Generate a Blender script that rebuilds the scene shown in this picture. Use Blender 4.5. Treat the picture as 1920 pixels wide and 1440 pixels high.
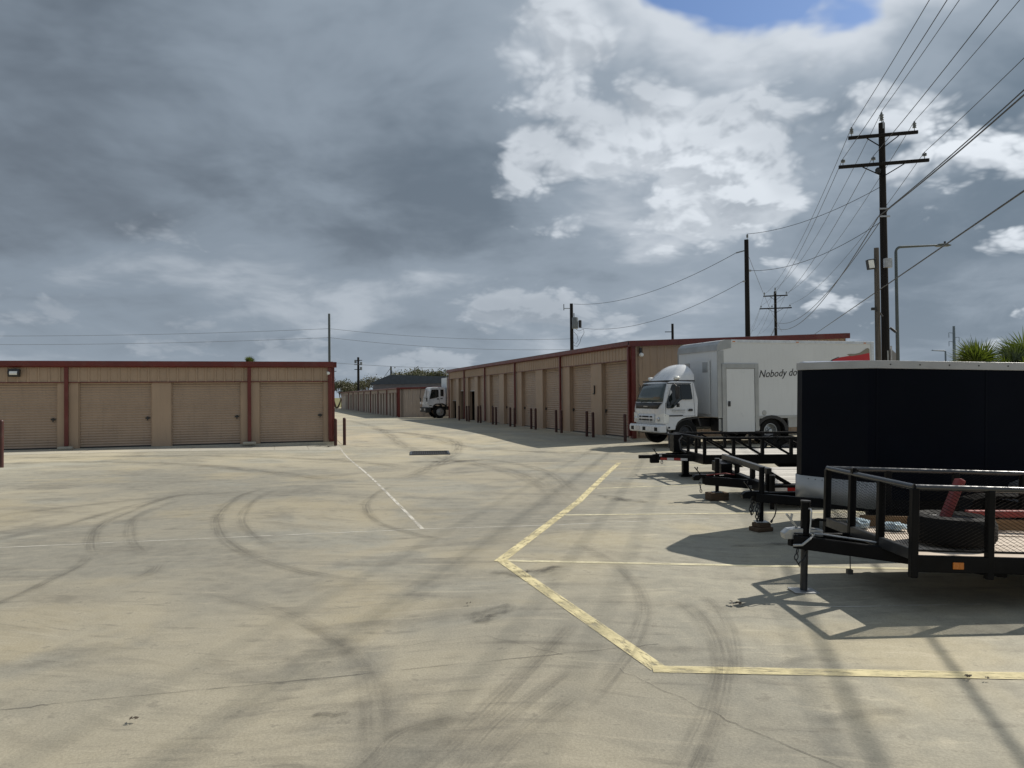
import bpy, bmesh, math, random
from mathutils import Vector, Matrix, Euler
rad = math.radians
scene = bpy.context.scene
for o in list(bpy.data.objects): bpy.data.objects.remove(o)
COL = scene.collection

# ------------------------------------------------------------------ camera
EYE = 1.6
PITCH, ROLL = 0.0153, 0.0105
fw = Vector((0, math.cos(PITCH), math.sin(PITCH)))
up0 = Vector((0, -math.sin(PITCH), math.cos(PITCH)))
rt = Vector((1, 0, 0)) * math.cos(ROLL) - up0 * math.sin(ROLL)
upv = up0 * math.cos(ROLL) + Vector((1, 0, 0)) * math.sin(ROLL)
cd = bpy.data.cameras.new('camera'); cam = bpy.data.objects.new('camera', cd); COL.objects.link(cam)
cd.sensor_width = 36; cd.lens = 27.0; cd.clip_start = 0.05; cd.clip_end = 5000
m3 = Matrix((rt, upv, -fw)).transposed()
cam.matrix_world = Matrix.Translation((0, 0, EYE)) @ m3.to_4x4()
scene.camera = cam

# ------------------------------------------------------------------ sun, sky, exposure
SUN_AZ, SUN_EL = 31.0, 43.0      # azimuth measured from +X (right) towards +Y (into the picture)
SUN = Vector((math.cos(rad(SUN_EL)) * math.cos(rad(SUN_AZ)), math.cos(rad(SUN_EL)) * math.sin(rad(SUN_AZ)), math.sin(rad(SUN_EL))))
sd = bpy.data.lights.new('sun', 'SUN'); sun = bpy.data.objects.new('sun', sd); COL.objects.link(sun)
sd.energy = 5.0; sd.angle = rad(0.55); sd.color = (1.0, 0.945, 0.85)
sun.rotation_euler = SUN.to_track_quat('Z', 'Y').to_euler(); sun.location = SUN * 60
vs = scene.view_settings
vs.view_transform = 'Standard'; vs.look = 'None'; vs.gamma = 1; vs.exposure = 0.0; vs.use_curve_mapping = False

world = bpy.data.worlds.new('World'); scene.world = world; world.use_nodes = True
world.cycles.sampling_method = 'MANUAL'; world.cycles.sample_map_resolution = 256

class NT:
    """small helper for building node trees"""
    def __init__(s, tree): s.t = tree; s.n = tree.nodes; s.l = tree.links
    def new(s, typ, **kw):
        nd = s.n.new(typ)
        for k, v in kw.items():
            if k.startswith('i_'): s.put(nd.inputs[k[2:].replace('_', ' ')], v)
            else: setattr(nd, k, v)
        return nd
    def put(s, sock, v):
        if hasattr(v, 'is_output'): s.l.new(v, sock)
        else:
            if sock.type == 'RGBA' and not hasattr(v, '__len__'): v = (v, v, v, 1)
            elif sock.type == 'RGBA' and len(v) == 3: v = (*v, 1)
            sock.default_value = v
    def m(s, op, a, b=None, c=None, clamp=False):
        nd = s.n.new('ShaderNodeMath'); nd.operation = op; nd.use_clamp = clamp
        for i, v in enumerate((a, b, c)):
            if v is not None: s.put(nd.inputs[i], v)
        return nd.outputs[0]
    def vm(s, op, a, b=None, scale=None):
        nd = s.n.new('ShaderNodeVectorMath'); nd.operation = op
        s.put(nd.inputs[0], a)
        if b is not None: s.put(nd.inputs[1], b)
        if scale is not None: s.put(nd.inputs[3], scale)
        return nd.outputs['Value'] if op in ('DOT_PRODUCT', 'LENGTH', 'DISTANCE') else nd.outputs[0]
    def mix(s, f, a, b, blend='MIX'):
        nd = s.n.new('ShaderNodeMix'); nd.data_type = 'RGBA'; nd.blend_type = blend
        s.put(nd.inputs[0], f); s.put(nd.inputs[6], a); s.put(nd.inputs[7], b)
        return nd.outputs[2]
    def ss(s, v, lo, hi, a=0.0, b=1.0):
        nd = s.n.new('ShaderNodeMapRange'); nd.interpolation_type = 'SMOOTHSTEP'
        for i, q in enumerate((v, lo, hi, a, b)): s.put(nd.inputs[i], q)
        return nd.outputs[0]
    def noise(s, vec, scale, detail=4, rough=0.5, dist=0.0, dim='3D', col=False):
        nd = s.n.new('ShaderNodeTexNoise'); nd.noise_dimensions = dim
        s.put(nd.inputs['Vector'], vec); s.put(nd.inputs['Scale'], scale); s.put(nd.inputs['Detail'], detail)
        s.put(nd.inputs['Roughness'], rough); s.put(nd.inputs['Distortion'], dist)
        return nd.outputs['Color' if col else 'Fac']
    def voro(s, vec, scale, detail=2, feature='SMOOTH_F1', rnd=1.0, rough=0.5):
        nd = s.n.new('ShaderNodeTexVoronoi'); nd.voronoi_dimensions = '2D'; nd.feature = feature
        s.put(nd.inputs['Vector'], vec); s.put(nd.inputs['Scale'], scale)
        if 'Detail' in nd.inputs: s.put(nd.inputs['Detail'], detail); s.put(nd.inputs['Roughness'], rough)
        if feature == 'SMOOTH_F1': s.put(nd.inputs['Smoothness'], 0.5)
        s.put(nd.inputs['Randomness'], rnd)
        return nd.outputs['Distance']

def build_sky():
    t = NT(world.node_tree); t.n.clear()
    out = t.new('ShaderNodeOutputWorld'); bg = t.new('ShaderNodeBackground'); bg.inputs[1].default_value = 0.092
    t.l.new(bg.outputs[0], out.inputs[0])
    sky = t.new('ShaderNodeTexSky', sky_type='NISHITA', sun_disc=False)
    sky.sun_elevation = rad(SUN_EL); sky.sun_rotation = rad(90 - SUN_AZ)
    sky.air_density = 1.0; sky.dust_density = 1.2; sky.ozone_density = 1.2
    tc = t.new('ShaderNodeTexCoord')
    d = t.vm('NORMALIZE', tc.outputs['Generated'])
    sp = t.new('ShaderNodeSeparateXYZ'); t.put(sp.inputs[0], d)
    z = t.m('MAXIMUM', sp.outputs[2], 0.0)
    zz = t.m('ADD', z, 0.27)
    cb = t.new('ShaderNodeCombineXYZ')
    t.put(cb.inputs[0], t.m('DIVIDE', sp.outputs[0], zz)); t.put(cb.inputs[1], t.m('DIVIDE', sp.outputs[1], zz))
    P0 = t.vm('ADD', cb.outputs[0], (SKY_OFF[0], SKY_OFF[1], 0))
    def warp(vec, amt, sc):
        wc = t.noise(vec, sc, 2, 0.5, dim='2D', col=True)
        return t.vm('ADD', vec, t.vm('SCALE', t.vm('SUBTRACT', wc, (0.5, 0.5, 0.5)), scale=amt))
    def dirv(px, py):
        v = fw + rt * ((px - 960) / 1440) - upv * ((py - 720) / 1440)
        return v.normalized()
    def blob(px, py, width_deg):
        k = 1.0 / (1 - math.cos(rad(width_deg)))
        dt = t.vm('DOT_PRODUCT', d, tuple(dirv(px, py)))
        return t.m('EXPONENT', t.m('MULTIPLY', t.m('SUBTRACT', dt, 1.0), k))
    def blobs(lst):
        tb = None
        for px, py, w, k in lst:
            b = t.m('MULTIPLY', blob(px, py, w), k); tb = b if tb is None else t.m('ADD', tb, b)
        return tb
    glow = t.ss(t.vm('DOT_PRODUCT', d, tuple(SUN)), 0.10, 1.0)
    # layer 1: a broken sheet of soft grey stratocumulus
    S = warp(P0, 0.30, 1.4)
    lump = t.m('MULTIPLY', t.m('SUBTRACT', t.noise(t.vm('ADD', S, (2.7, 8.1, 0)), 3.0, 4, 0.5, dim='2D'), 0.5), 0.34)
    soft = t.m('ADD', t.m('ADD', t.noise(S, 1.0, 6, 0.57, dim='2D'), lump), blobs(SKY_THICK))
    c = t.mix(t.ss(soft, 0.30, 0.50), t.mix(glow, (5.0, 5.3, 5.6), (7.8, 8.0, 8.2)), t.mix(glow, (2.6, 3.02, 3.45), (3.9, 4.4, 4.9)))
    c = t.mix(t.ss(soft, 0.48, 0.78), c, t.mix(glow, (1.35, 1.58, 1.86), (1.75, 2.25, 2.75)))
    cbias = blobs(SKY_COVER)
    hole = t.m('ADD', t.m('ADD', t.noise(S, 1.6, 5, 0.55, dim='2D'), cbias), SKY_ALL)
    cover = t.ss(hole, 0.36, 0.47)
    blue = t.mix(1.0, sky.outputs[0], (0.72, 0.86, 1.05), 'MULTIPLY')
    c = t.mix(cover, blue, c)
    # layer 2: cumulus heaps with crisp lit tops and grey bases
    def heap(vec):
        q = warp(vec, 0.13, 3.4)
        v1 = t.voro(q, 1.35, 5, feature='F1', rough=0.60)
        n1 = t.noise(vec, 1.7, 3, 0.5, dim='2D')
        return t.m('ADD', t.m('MULTIPLY', t.m('SUBTRACT', 0.9, v1), 0.62), t.m('MULTIPLY', n1, 0.55))
    hb = t.m('ADD', blobs(SKY_HEAP), t.m('MULTIPLY', t.ss(z, 0.30, 0.12), 0.055))
    zh = t.m('ADD', z, 0.40)
    ch = t.new('ShaderNodeCombineXYZ')
    t.put(ch.inputs[0], t.m('DIVIDE', sp.outputs[0], zh)); t.put(ch.inputs[1], t.m('DIVIDE', sp.outputs[1], zh))
    V0 = t.vm('SCALE', ch.outputs[0], scale=1.75)
    off = (SKY_OFF[0] - 3.3, SKY_OFF[1] + 2.2, 0)
    h0 = t.m('ADD', heap(t.vm('ADD', V0, off)), hb)
    tow = t.vm('ADD', t.vm('SCALE', V0, scale=0.97), t.vm('SCALE', (SUN.x, SUN.y, 0), scale=0.03))
    h1 = t.m('ADD', heap(t.vm('ADD', tow, off)), hb)
    body = t.ss(h0, 0.42, 0.60)
    topl = t.ss(t.m('SUBTRACT', h0, h1), -0.08, 0.09)
    core = t.ss(h0, 0.48, 1.0)
    shade = t.m('MULTIPLY', t.m('SUBTRACT', 1.0, topl), t.m('ADD', t.m('MULTIPLY', core, 0.65), 0.45), clamp=True)
    shade = t.m('ADD', t.m('MULTIPLY', shade, 0.85), t.ss(t.noise(S, 1.7, 4, 0.5, dim='2D'), 0.44, 0.68, 0.0, 0.55), clamp=True)
    hc = t.mix(shade, t.mix(glow, (5.6, 5.8, 6.0), (11.2, 11.3, 11.3)), t.mix(glow, (3.0, 3.25, 3.55), (5.0, 5.3, 5.6)))
    c = t.mix(t.m('MULTIPLY', body, t.m('ADD', 0.55, t.m('MULTIPLY', glow, 0.4))), c, hc)
    hz = t.m('EXPONENT', t.m('MULTIPLY', z, -7.0))
    c = t.mix(t.m('MULTIPLY', hz, 0.55), c, (3.85, 4.3, 4.7))
    c = t.mix(1.0, c, (0.955, 1.0, 1.06), 'MULTIPLY')
    t.l.new(c, bg.inputs[0])

SKY_OFF = (3.7, 1.3)
SKY_COVER = [(1330, -75, 8.0, -0.42), (1905, 130, 3.5, -0.22), (1620, 60, 3, -0.12), (700, 250, 30, 0.20), (1450, 330, 14, 0.12)]
SKY_ALL = 0.07
SKY_THICK = [(230, 150, 14, 0.32), (800, 330, 10, 0.28), (1330, 120, 10, -0.18), (1820, 480, 10, 0.34), (1500, 560, 7, 0.12), (520, 480, 10, -0.20), (120, 560, 9, -0.16), (900, 560, 7, -0.10), (1080, 90, 6, -0.14)]
SKY_HEAP = [(1330, 200, 10, 0.36), (1060, 130, 7, 0.26), (1500, 110, 5, 0.12), (1830, 260, 7, 0.30), (1380, 450, 5, 0.16), (300, 140, 16, -0.34), (820, 330, 6.5, -0.30), (1780, 510, 5.5, -0.16),
            (1340, -60, 4.8, -0.6), (1900, 130, 2.2, -0.3), (480, 480, 8, 0.26), (120, 540, 6, 0.24), (1000, 500, 5, 0.22), (960, 270, 2.2, 0.30), (700, 600, 6, 0.18)]
build_sky()

# ------------------------------------------------------------------ render settings (samples are set by the renderer)
scene.render.resolution_x = 1024; scene.render.resolution_y = 768
scene.render.engine = 'CYCLES'
scene.cycles.max_bounces = 6; scene.cycles.transparent_max_bounces = 12

# ------------------------------------------------------------------ yard grid: V runs right along the fronts, U runs into the picture along the lane
GA = math.atan(0.314)
gv = Vector((math.cos(GA), math.sin(GA), 0)); gu = Vector((-math.sin(GA), math.cos(GA), 0))
def grid(v, u, z=0.0): return gv * v + gu * u + Vector((0, 0, z))
def gz(x, y):      # the concrete dips gently towards the storm drain
    return -0.2 * math.exp(-((x + 2.6) ** 2 + (y - 24.4) ** 2) / (2 * 4.5 ** 2))

# ------------------------------------------------------------------ mesh helpers
class MB:
    def __init__(s): s.v = []; s.f = []; s.uv = None
    def add(s, vs, fs):
        b = len(s.v); s.v += [tuple(q) for q in vs]; s.f += [tuple(i + b for i in f) for f in fs]; return s
    def box(s, x0, x1, y0, y1, z0, z1, M=None):
        vs = [Vector((x, y, z)) for z in (z0, z1) for y in (y0, y1) for x in (x0, x1)]
        if M is not None: vs = [M @ q for q in vs]
        return s.add(vs, [(0, 2, 3, 1), (4, 5, 7, 6), (0, 1, 5, 4), (2, 6, 7, 3), (0, 4, 6, 2), (1, 3, 7, 5)])
    def bar(s, p0, p1, w, h, up=(0, 0, 1)):       # rectangular bar between two points (w across, h along up)
        p0 = Vector(p0); p1 = Vector(p1); t = (p1 - p0).normalized(); upd = Vector(up)
        a = t.cross(upd)
        if a.length < 1e-4: a = t.cross(Vector((1, 0, 0)))
        a.normalize(); b = a.cross(t).normalized()
        vs = []
        for p in (p0, p1):
            for i, j in ((-1, -1), (1, -1), (1, 1), (-1, 1)): vs.append(p + a * (w / 2 * i) + b * (h / 2 * j))
        return s.add(vs, [(3, 2, 1, 0), (4, 5, 6, 7), (0, 1, 5, 4), (1, 2, 6, 5), (2, 3, 7, 6), (3, 0, 4, 7)])
    def tube(s, pts, r, seg=8, cap=True):
        pts = [Vector(p) for p in pts]; n = len(pts)
        rs = r if hasattr(r, '__len__') else [r] * n
        prev = None; base = len(s.v)
        for i, p in enumerate(pts):
            t = (pts[min(i + 1, n - 1)] - pts[max(i - 1, 0)]).normalized()
            if prev is None:
                a = t.cross(Vector((0, 0, 1)))
                if a.length < 1e-3: a = t.cross(Vector((1, 0, 0)))
            else: a = prev - t * prev.dot(t)
            a.normalize(); prev = a; b = t.cross(a)
            for k in range(seg):
                th = 2 * math.pi * k / seg
                s.v.append(tuple(p + (a * math.cos(th) + b * math.sin(th)) * rs[i]))
        for i in range(n - 1):
            for k in range(seg):
                k2 = (k + 1) % seg
                s.f.append((base + i * seg + k, base + i * seg + k2, base + (i + 1) * seg + k2, base + (i + 1) * seg + k))
        if cap:
            s.f.append(tuple(base + k for k in range(seg))[::-1]); s.f.append(tuple(base + (n - 1) * seg + k for k in range(seg)))
        return s
    def cyl(s, p0, p1, r, seg=12, r2=None): return s.tube([p0, p1], [r, r if r2 is None else r2], seg)
    def lathe(s, prof, c, axis='z', seg=24):       # prof: (radius, height) pairs
        base = len(s.v); n = len(prof)
        for k in range(seg):
            th = 2 * math.pi * k / seg; ct, st = math.cos(th), math.sin(th)
            for r, h in prof:
                if axis == 'z': q = (r * ct, r * st, h)
                elif axis == 'y': q = (r * ct, h, r * st)
                else: q = (h, r * ct, r * st)
                s.v.append((c[0] + q[0], c[1] + q[1], c[2] + q[2]))
        for k in range(seg):
            k2 = (k + 1) % seg
            for i in range(n - 1):
                s.f.append((base + k * n + i, base + k2 * n + i, base + k2 * n + i + 1, base + k * n + i + 1))
        return s
    def prism(s, poly, a0, a1, plane='xz'):         # extrude a polygon given in a plane along the remaining axis
        def mk(p, a):
            if plane == 'xz': return (p[0], a, p[1])
            if plane == 'xy': return (p[0], p[1], a)
            return (a, p[0], p[1])
        n = len(poly)
        vs = [mk(p, a0) for p in poly] + [mk(p, a1) for p in poly]
        return s.add(vs, [tuple(range(n)), tuple(range(2 * n - 1, n - 1, -1))] + [(i, i + n, (i + 1) % n + n, (i + 1) % n) for i in range(n)])
    def mesh(s, name, smooth=False):
        me = bpy.data.meshes.new(name); me.from_pydata(s.v, [], s.f); me.update()
        bm = bmesh.new(); bm.from_mesh(me); bmesh.ops.recalc_face_normals(bm, faces=bm.faces); bm.to_mesh(me); bm.free()
        if smooth is not False:
            me.polygons.foreach_set('use_smooth', [True] * len(me.polygons))
            if smooth is not True: me.set_sharp_from_angle(angle=rad(smooth))
        return me
    def build(s, name, mat, parent=None, smooth=False, bevel=0.0, seg=2):
        me = s.mesh(name, smooth); me.materials.append(mat)
        o = bpy.data.objects.new(name, me); COL.objects.link(o)
        if parent is not None: o.parent = parent
        if bevel:
            b = o.modifiers.new('bevel', 'BEVEL'); b.width = bevel; b.segments = seg; b.limit_method = 'ANGLE'; b.angle_limit = rad(35)
            b.harden_normals = False
        return o

def tag(o, label, cat, group=None, kind=None):
    if label: o['label'] = label
    if cat: o['category'] = cat
    if group: o['group'] = group
    if kind: o['kind'] = kind
    return o
def thing(name, label, cat, loc=(0, 0, 0), rz=0.0, group=None, rot=None):
    o = bpy.data.objects.new(name, None); COL.objects.link(o); o.empty_display_size = 0.2
    o.location = loc; o.rotation_euler = rot if rot else (0, 0, rz)
    return tag(o, label, cat, group)
def inst(me, name, parent=None, loc=(0, 0, 0), rot=(0, 0, 0), mat=None, bevel=0.0):
    o = bpy.data.objects.new(name, me); COL.objects.link(o); o.location = loc; o.rotation_euler = rot
    if parent is not None: o.parent = parent
    if bevel:
        b = o.modifiers.new('bevel', 'BEVEL'); b.width = bevel; b.segments = 1; b.limit_method = 'ANGLE'
    return o
ORD = ['first', 'second', 'third', 'fourth', 'fifth', 'sixth', 'seventh', 'eighth', 'ninth', 'tenth', 'eleventh', 'twelfth', 'thirteenth', 'fourteenth', 'fifteenth', 'sixteenth', 'seventeenth', 'eighteenth']

# ------------------------------------------------------------------ materials
def mat_new(name):
    m = bpy.data.materials.new(name); m.use_nodes = True
    t = NT(m.node_tree); t.n.clear()
    out = t.new('ShaderNodeOutputMaterial'); b = t.new('ShaderNodeBsdfPrincipled'); t.l.new(b.outputs[0], out.inputs[0])
    return m, t, b, out
def simple(name, col, rough=0.5, metal=0.0, var=0.12, scale=3.0, bump=0.0, bscale=60.0, dirt=0.0, spec=0.5, coat=0.0, streak=False):
    """painted or plain surface with gentle colour drift, grime and fine relief"""
    m, t, b, out = mat_new(name)
    tc = t.new('ShaderNodeTexCoord'); P = tc.outputs['Object']
    n = t.noise(P, scale, 5, 0.55)
    dark = tuple(c * (1 - var) for c in col); lite = tuple(min(1, c * (1 + var)) for c in col)
    c = t.mix(t.ss(n, 0.3, 0.7), dark, lite)
    if dirt:
        sv = t.vm('MULTIPLY', P, (9, 9, 1.0)) if streak else t.vm('SCALE', P, scale=2.2)
        g = t.noise(sv, 1.3, 7, 0.62)
        c = t.mix(t.m('MULTIPLY', t.ss(g, 0.48, 0.72), dirt), c, (0.16, 0.13, 0.10))
    t.put(b.inputs['Base Color'], c)
    t.put(b.inputs['Roughness'], t.ss(t.noise(P, scale * 4, 4, 0.6), 0.25, 0.75, max(0.02, rough - 0.08), min(1, rough + 0.08)))
    b.inputs['Metallic'].default_value = metal; b.inputs['Specular IOR Level'].default_value = spec; b.inputs['Coat Weight'].default_value = coat
    if bump:
        bp = t.new('ShaderNodeBump'); bp.inputs['Strength'].default_value = bump; bp.inputs['Distance'].default_value = 0.01
        t.put(bp.inputs['Height'], t.noise(P, bscale, 4, 0.6)); t.l.new(bp.outputs[0], b.inputs['Normal'])
    return m

def concrete(name, light=0.0):
    m, t, b, out = mat_new(name)
    tc = t.new('ShaderNodeTexCoord'); P = tc.outputs['Object']
    w = t.vm('ADD', P, t.vm('SCALE', t.vm('SUBTRACT', t.noise(P, 0.25, 2, 0.5, dim='2D', col=True), (0.5, 0.5, 0.5)), scale=1.8))
    big = t.noise(w, 0.17, 5, 0.62, dim='2D')
    mid = t.noise(w, 0.75, 6, 0.66, dim='2D')
    sm = t.noise(P, 6.5, 4, 0.65, dim='2D')
    c = t.mix(t.ss(big, 0.38, 0.60), (0.242, 0.235, 0.208), (0.362, 0.332, 0.265))
    tint = t.new('ShaderNodeTexNoise'); tint.noise_dimensions = '2D'; t.put(tint.inputs['Vector'], w)
    tint.inputs['Scale'].default_value = 0.38; tint.inputs['Detail'].default_value = 4; tint.inputs['Roughness'].default_value = 0.6
    ts = t.new('ShaderNodeSeparateColor'); t.l.new(tint.outputs['Color'], ts.inputs[0])
    c = t.mix(t.m('MULTIPLY', t.ss(ts.outputs[0], 0.52, 0.68), 0.65), c, (0.29, 0.295, 0.275))        # bluish washed patches
    c = t.mix(t.m('MULTIPLY', t.ss(ts.outputs[1], 0.52, 0.72), 0.55), c, (0.365, 0.318, 0.222))          # yellowed
    c = t.mix(t.m('MULTIPLY', t.ss(mid, 0.47, 0.72), 0.58), c, (0.155, 0.145, 0.125))                    # traffic grime
    st = t.noise(t.vm('MULTIPLY', w, (0.5, 2.6, 1)), 1.0, 5, 0.64, dim='2D')                             # long drag streaks
    c = t.mix(t.m('MULTIPLY', t.ss(st, 0.50, 0.74), 0.44), c, (0.135, 0.127, 0.110))
    st2 = t.noise(t.vm('MULTIPLY', t.vm('ADD', w, (4, 9, 0)), (1.1, 6.0, 1)), 1.5, 4, 0.62, dim='2D')
    c = t.mix(t.m('MULTIPLY', t.ss(st2, 0.58, 0.76), 0.40), c, (0.105, 0.098, 0.088))
    c = t.mix(t.m('MULTIPLY', t.ss(st2, 0.42, 0.26), 0.35), c, (0.46, 0.42, 0.34))
    c = t.mix(t.ss(sm, 0.2, 0.8, 0.0, 0.30), c, (0.45, 0.42, 0.35))
    c = t.mix(t.m('MULTIPLY', t.ss(sm, 0.62, 0.76), 0.4), c, (0.13, 0.12, 0.105))
    fine = t.noise(P, 70, 2, 0.7, dim='2D')
    c = t.mix(1.0, c, t.mix(fine, (0.74, 0.74, 0.74), (1.26, 1.26, 1.26)), 'MULTIPLY')
    sx = t.new('ShaderNodeSeparateXYZ'); t.put(sx.inputs[0], P)
    # wheels have blackened the driven lane; the stalls and the edge by the left building stay paler
    ax = t.m('SUBTRACT', sx.outputs[0], t.m('MULTIPLY', t.m('ABSOLUTE', t.m('SUBTRACT', sx.outputs[1], 7.4)), 0.28))
    ax = t.m('ADD', ax, t.m('MULTIPLY', t.m('SUBTRACT', mid, 0.5), 3.0))
    pale = t.m('MAXIMUM', t.ss(ax, -0.6, 1.5), t.ss(t.m('MULTIPLY', sx.outputs[0], -1.0), 6.5, 13.0))
    pale = t.m('MAXIMUM', pale, t.m('MULTIPLY', t.ss(sx.outputs[1], 15.0, 26.0), 0.75))
    c = t.mix(1.0, c, t.mix(pale, (0.83, 0.815, 0.765), (1.16, 1.13, 1.03)), 'MULTIPLY')
    if light: c = t.mix(light, c, (0.50, 0.475, 0.41))
    else:       # beyond the yard the ground is dry grass and dirt
        dist = t.m('MAXIMUM', t.m('SUBTRACT', sx.outputs[1], 125.0), t.m('SUBTRACT', t.m('ABSOLUTE', sx.outputs[0]), 48.0))
        c = t.mix(t.ss(dist, 0.0, 1.5), c, t.mix(t.noise(P, 0.3, 5, 0.6), (0.10, 0.11, 0.04), (0.22, 0.19, 0.09)))
    t.put(b.inputs['Base Color'], c)
    t.put(b.inputs['Roughness'], t.ss(mid, 0.3, 0.7, 0.92, 0.72)); b.inputs['Specular IOR Level'].default_value = 0.28
    bp = t.new('ShaderNodeBump'); bp.inputs['Strength'].default_value = 0.35; bp.inputs['Distance'].default_value = 0.006
    t.put(bp.inputs['Height'], t.noise(P, 60, 4, 0.7, dim='2D')); t.l.new(bp.outputs[0], b.inputs['Normal'])
    return m

def film(name, col, strength, edge=True, nscale=(2.0, 14.0), lo=0.30, hi=0.62):
    """thin deposit on the concrete (paint, rubber, oil): worn through to the slab by noise, feathered across the strip"""
    m, t, b, out = mat_new(name)
    tc = t.new('ShaderNodeTexCoord'); uv = t.new('ShaderNodeUVMap'); uv.uv_map = 'UVMap'
    sp = t.new('ShaderNodeSeparateXYZ'); t.put(sp.inputs[0], uv.outputs[0])
    b.inputs['Roughness'].default_value = 0.8; b.inputs['Specular IOR Level'].default_value = 0.3
    nz = t.noise(t.vm('MULTIPLY', uv.outputs[0], (nscale[0], nscale[1], 1)), 1.0, 6, 0.65)
    nz2 = t.noise(tc.outputs['Object'], 3.0, 5, 0.65)
    a = t.ss(nz, lo, hi)
    if edge:
        e = t.m('SUBTRACT', 1.0, t.m('ABSOLUTE', t.m('SUBTRACT', t.m('MULTIPLY', sp.outputs[1], 2.0), 1.0)))
        a = t.m('MULTIPLY', a, t.ss(e, 0.0, 0.85))
    en = t.m('MULTIPLY', t.ss(sp.outputs[2], 0.0, 1.0), 1.0)
    a = t.m('MULTIPLY', a, t.ss(nz2, 0.25, 0.6, 0.35, 1.0))
    uv2 = t.new('ShaderNodeUVMap'); uv2.uv_map = 'Along'
    s2 = t.new('ShaderNodeSeparateXYZ'); t.put(s2.inputs[0], uv2.outputs[0])
    if edge: a = t.m('MULTIPLY', a, t.ss(t.m('SUBTRACT', 0.5, t.m('ABSOLUTE', t.m('SUBTRACT', s2.outputs[0], 0.5))), 0.0, 0.14))
    a = t.m('MULTIPLY', a, strength, clamp=True)
    t.put(b.inputs['Base Color'], t.mix(nz2, tuple(q * 0.82 for q in col), tuple(min(1, q * 1.15) for q in col)))
    t.put(b.inputs['Alpha'], a)
    return m

def planks_mat(name, col, var=0.25, grain=(1.2, 30, 30)):
    m, t, b, out = mat_new(name)
    tc = t.new('ShaderNodeTexCoord'); P = tc.outputs['Object']; oi = t.new('ShaderNodeObjectInfo')
    Q = t.vm('ADD', P, t.vm('SCALE', (7.3, 3.1, 5.7), scale=t.m('MULTIPLY', oi.outputs['Random'], 9.0)))
    g = t.noise(t.vm('MULTIPLY', Q, grain), 1.0, 7, 0.62)
    c = t.mix(t.ss(g, 0.28, 0.72), tuple(q * (1 - var * 1.5) for q in col), tuple(min(1, q * (1 + var)) for q in col))
    c = t.mix(t.m('MULTIPLY', oi.outputs['Random'], 0.35), c, tuple(q * 0.6 for q in col))
    t.put(b.inputs['Base Color'], c); b.inputs['Roughness'].default_value = 0.85; b.inputs['Specular IOR Level'].default_value = 0.25
    bp = t.new('ShaderNodeBump'); bp.inputs['Strength'].default_value = 0.4; bp.inputs['Distance'].default_value = 0.006
    t.put(bp.inputs['Height'], g); t.l.new(bp.outputs[0], b.inputs['Normal'])
    return m

def glass_mat(name, col=(0.012, 0.016, 0.016), rough=0.04):
    m, t, b, out = mat_new(name)
    b.inputs['Base Color'].default_value = (*col, 1); b.inputs['Roughness'].default_value = rough
    b.inputs['Specular IOR Level'].default_value = 0.6
    return m

def leaf_mat(name, c0, c1, rough=0.5, trans=0.25):
    m, t, b, out = mat_new(name)
    geo = t.new('ShaderNodeNewGeometry'); tc = t.new('ShaderNodeTexCoord')
    r = t.m('ADD', t.m('MULTIPLY', geo.outputs['Random Per Island'], 0.6), t.m('MULTIPLY', t.noise(tc.outputs['Object'], 1.3, 3, 0.5), 0.5), clamp=True)
    c = t.mix(r, c0, c1)
    t.put(b.inputs['Base Color'], c); b.inputs['Roughness'].default_value = rough
    tr = t.new('ShaderNodeBsdfTranslucent'); t.put(tr.inputs[0], t.mix(1.0, c, (1.3, 1.4, 0.6), 'MULTIPLY'))
    ms = t.new('ShaderNodeMixShader'); ms.inputs[0].default_value = trans
    t.l.new(b.outputs[0], ms.inputs[1]); t.l.new(tr.outputs[0], ms.inputs[2]); t.l.new(ms.outputs[0], out.inputs[0])
    return m

M = {}
M['concrete'] = concrete('concrete'); M['apron'] = concrete('apron_concrete', 0.38)
M['yellow'] = film('worn_yellow_paint', (0.66, 0.575, 0.335), 0.92, edge=False, nscale=(7.0, 3.0), lo=0.28, hi=0.52)
M['white_line'] = film('worn_cream_paint', (0.68, 0.62, 0.42), 0.9, edge=False, nscale=(5.0, 2.0), lo=0.30, hi=0.52)
M['sealant'] = film('pale_joint_sealant', (0.62, 0.59, 0.52), 0.85, edge=False, nscale=(3.0, 1.0), lo=0.34, hi=0.5)
M['crack'] = film('dark_joint', (0.075, 0.07, 0.062), 0.75, edge=False, nscale=(4.0, 1.0), lo=0.38, hi=0.60)
M['rubber_mark'] = film('tyre_rubber_mark', (0.07, 0.066, 0.06), 0.36, nscale=(0.9, 9.0), lo=0.30, hi=0.70)
M['rubber_faint'] = film('faint_tyre_mark', (0.085, 0.08, 0.072), 0.30, nscale=(0.7, 7.0), lo=0.30, hi=0.70)
M['oil'] = film('oil_stain', (0.05, 0.047, 0.042), 0.6, nscale=(3.0, 3.0), lo=0.35, hi=0.65)
M['tan'] = simple('tan_painted_steel', (0.38, 0.272, 0.185), 0.5, var=0.06, scale=0.8, dirt=0.18, streak=True)
M['tan_door'] = simple('tan_roller_door', (0.35, 0.255, 0.182), 0.45, var=0.07, scale=1.2, dirt=0.22, streak=True)
M['cream'] = simple('cream_painted_steel', (0.38, 0.31, 0.255), 0.55, var=0.08, scale=0.8, dirt=0.25, streak=True)
M['red'] = simple('barn_red_trim', (0.125, 0.018, 0.013), 0.42, var=0.12, scale=2.0, dirt=0.15)
M['roof'] = simple('roof_steel', (0.46, 0.45, 0.43), 0.4, metal=0.3, var=0.08, scale=0.6, dirt=0.2)
M['bollard'] = simple('dark_red_bollard_paint', (0.048, 0.012, 0.009), 0.5, var=0.2, scale=5, dirt=0.3)
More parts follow.
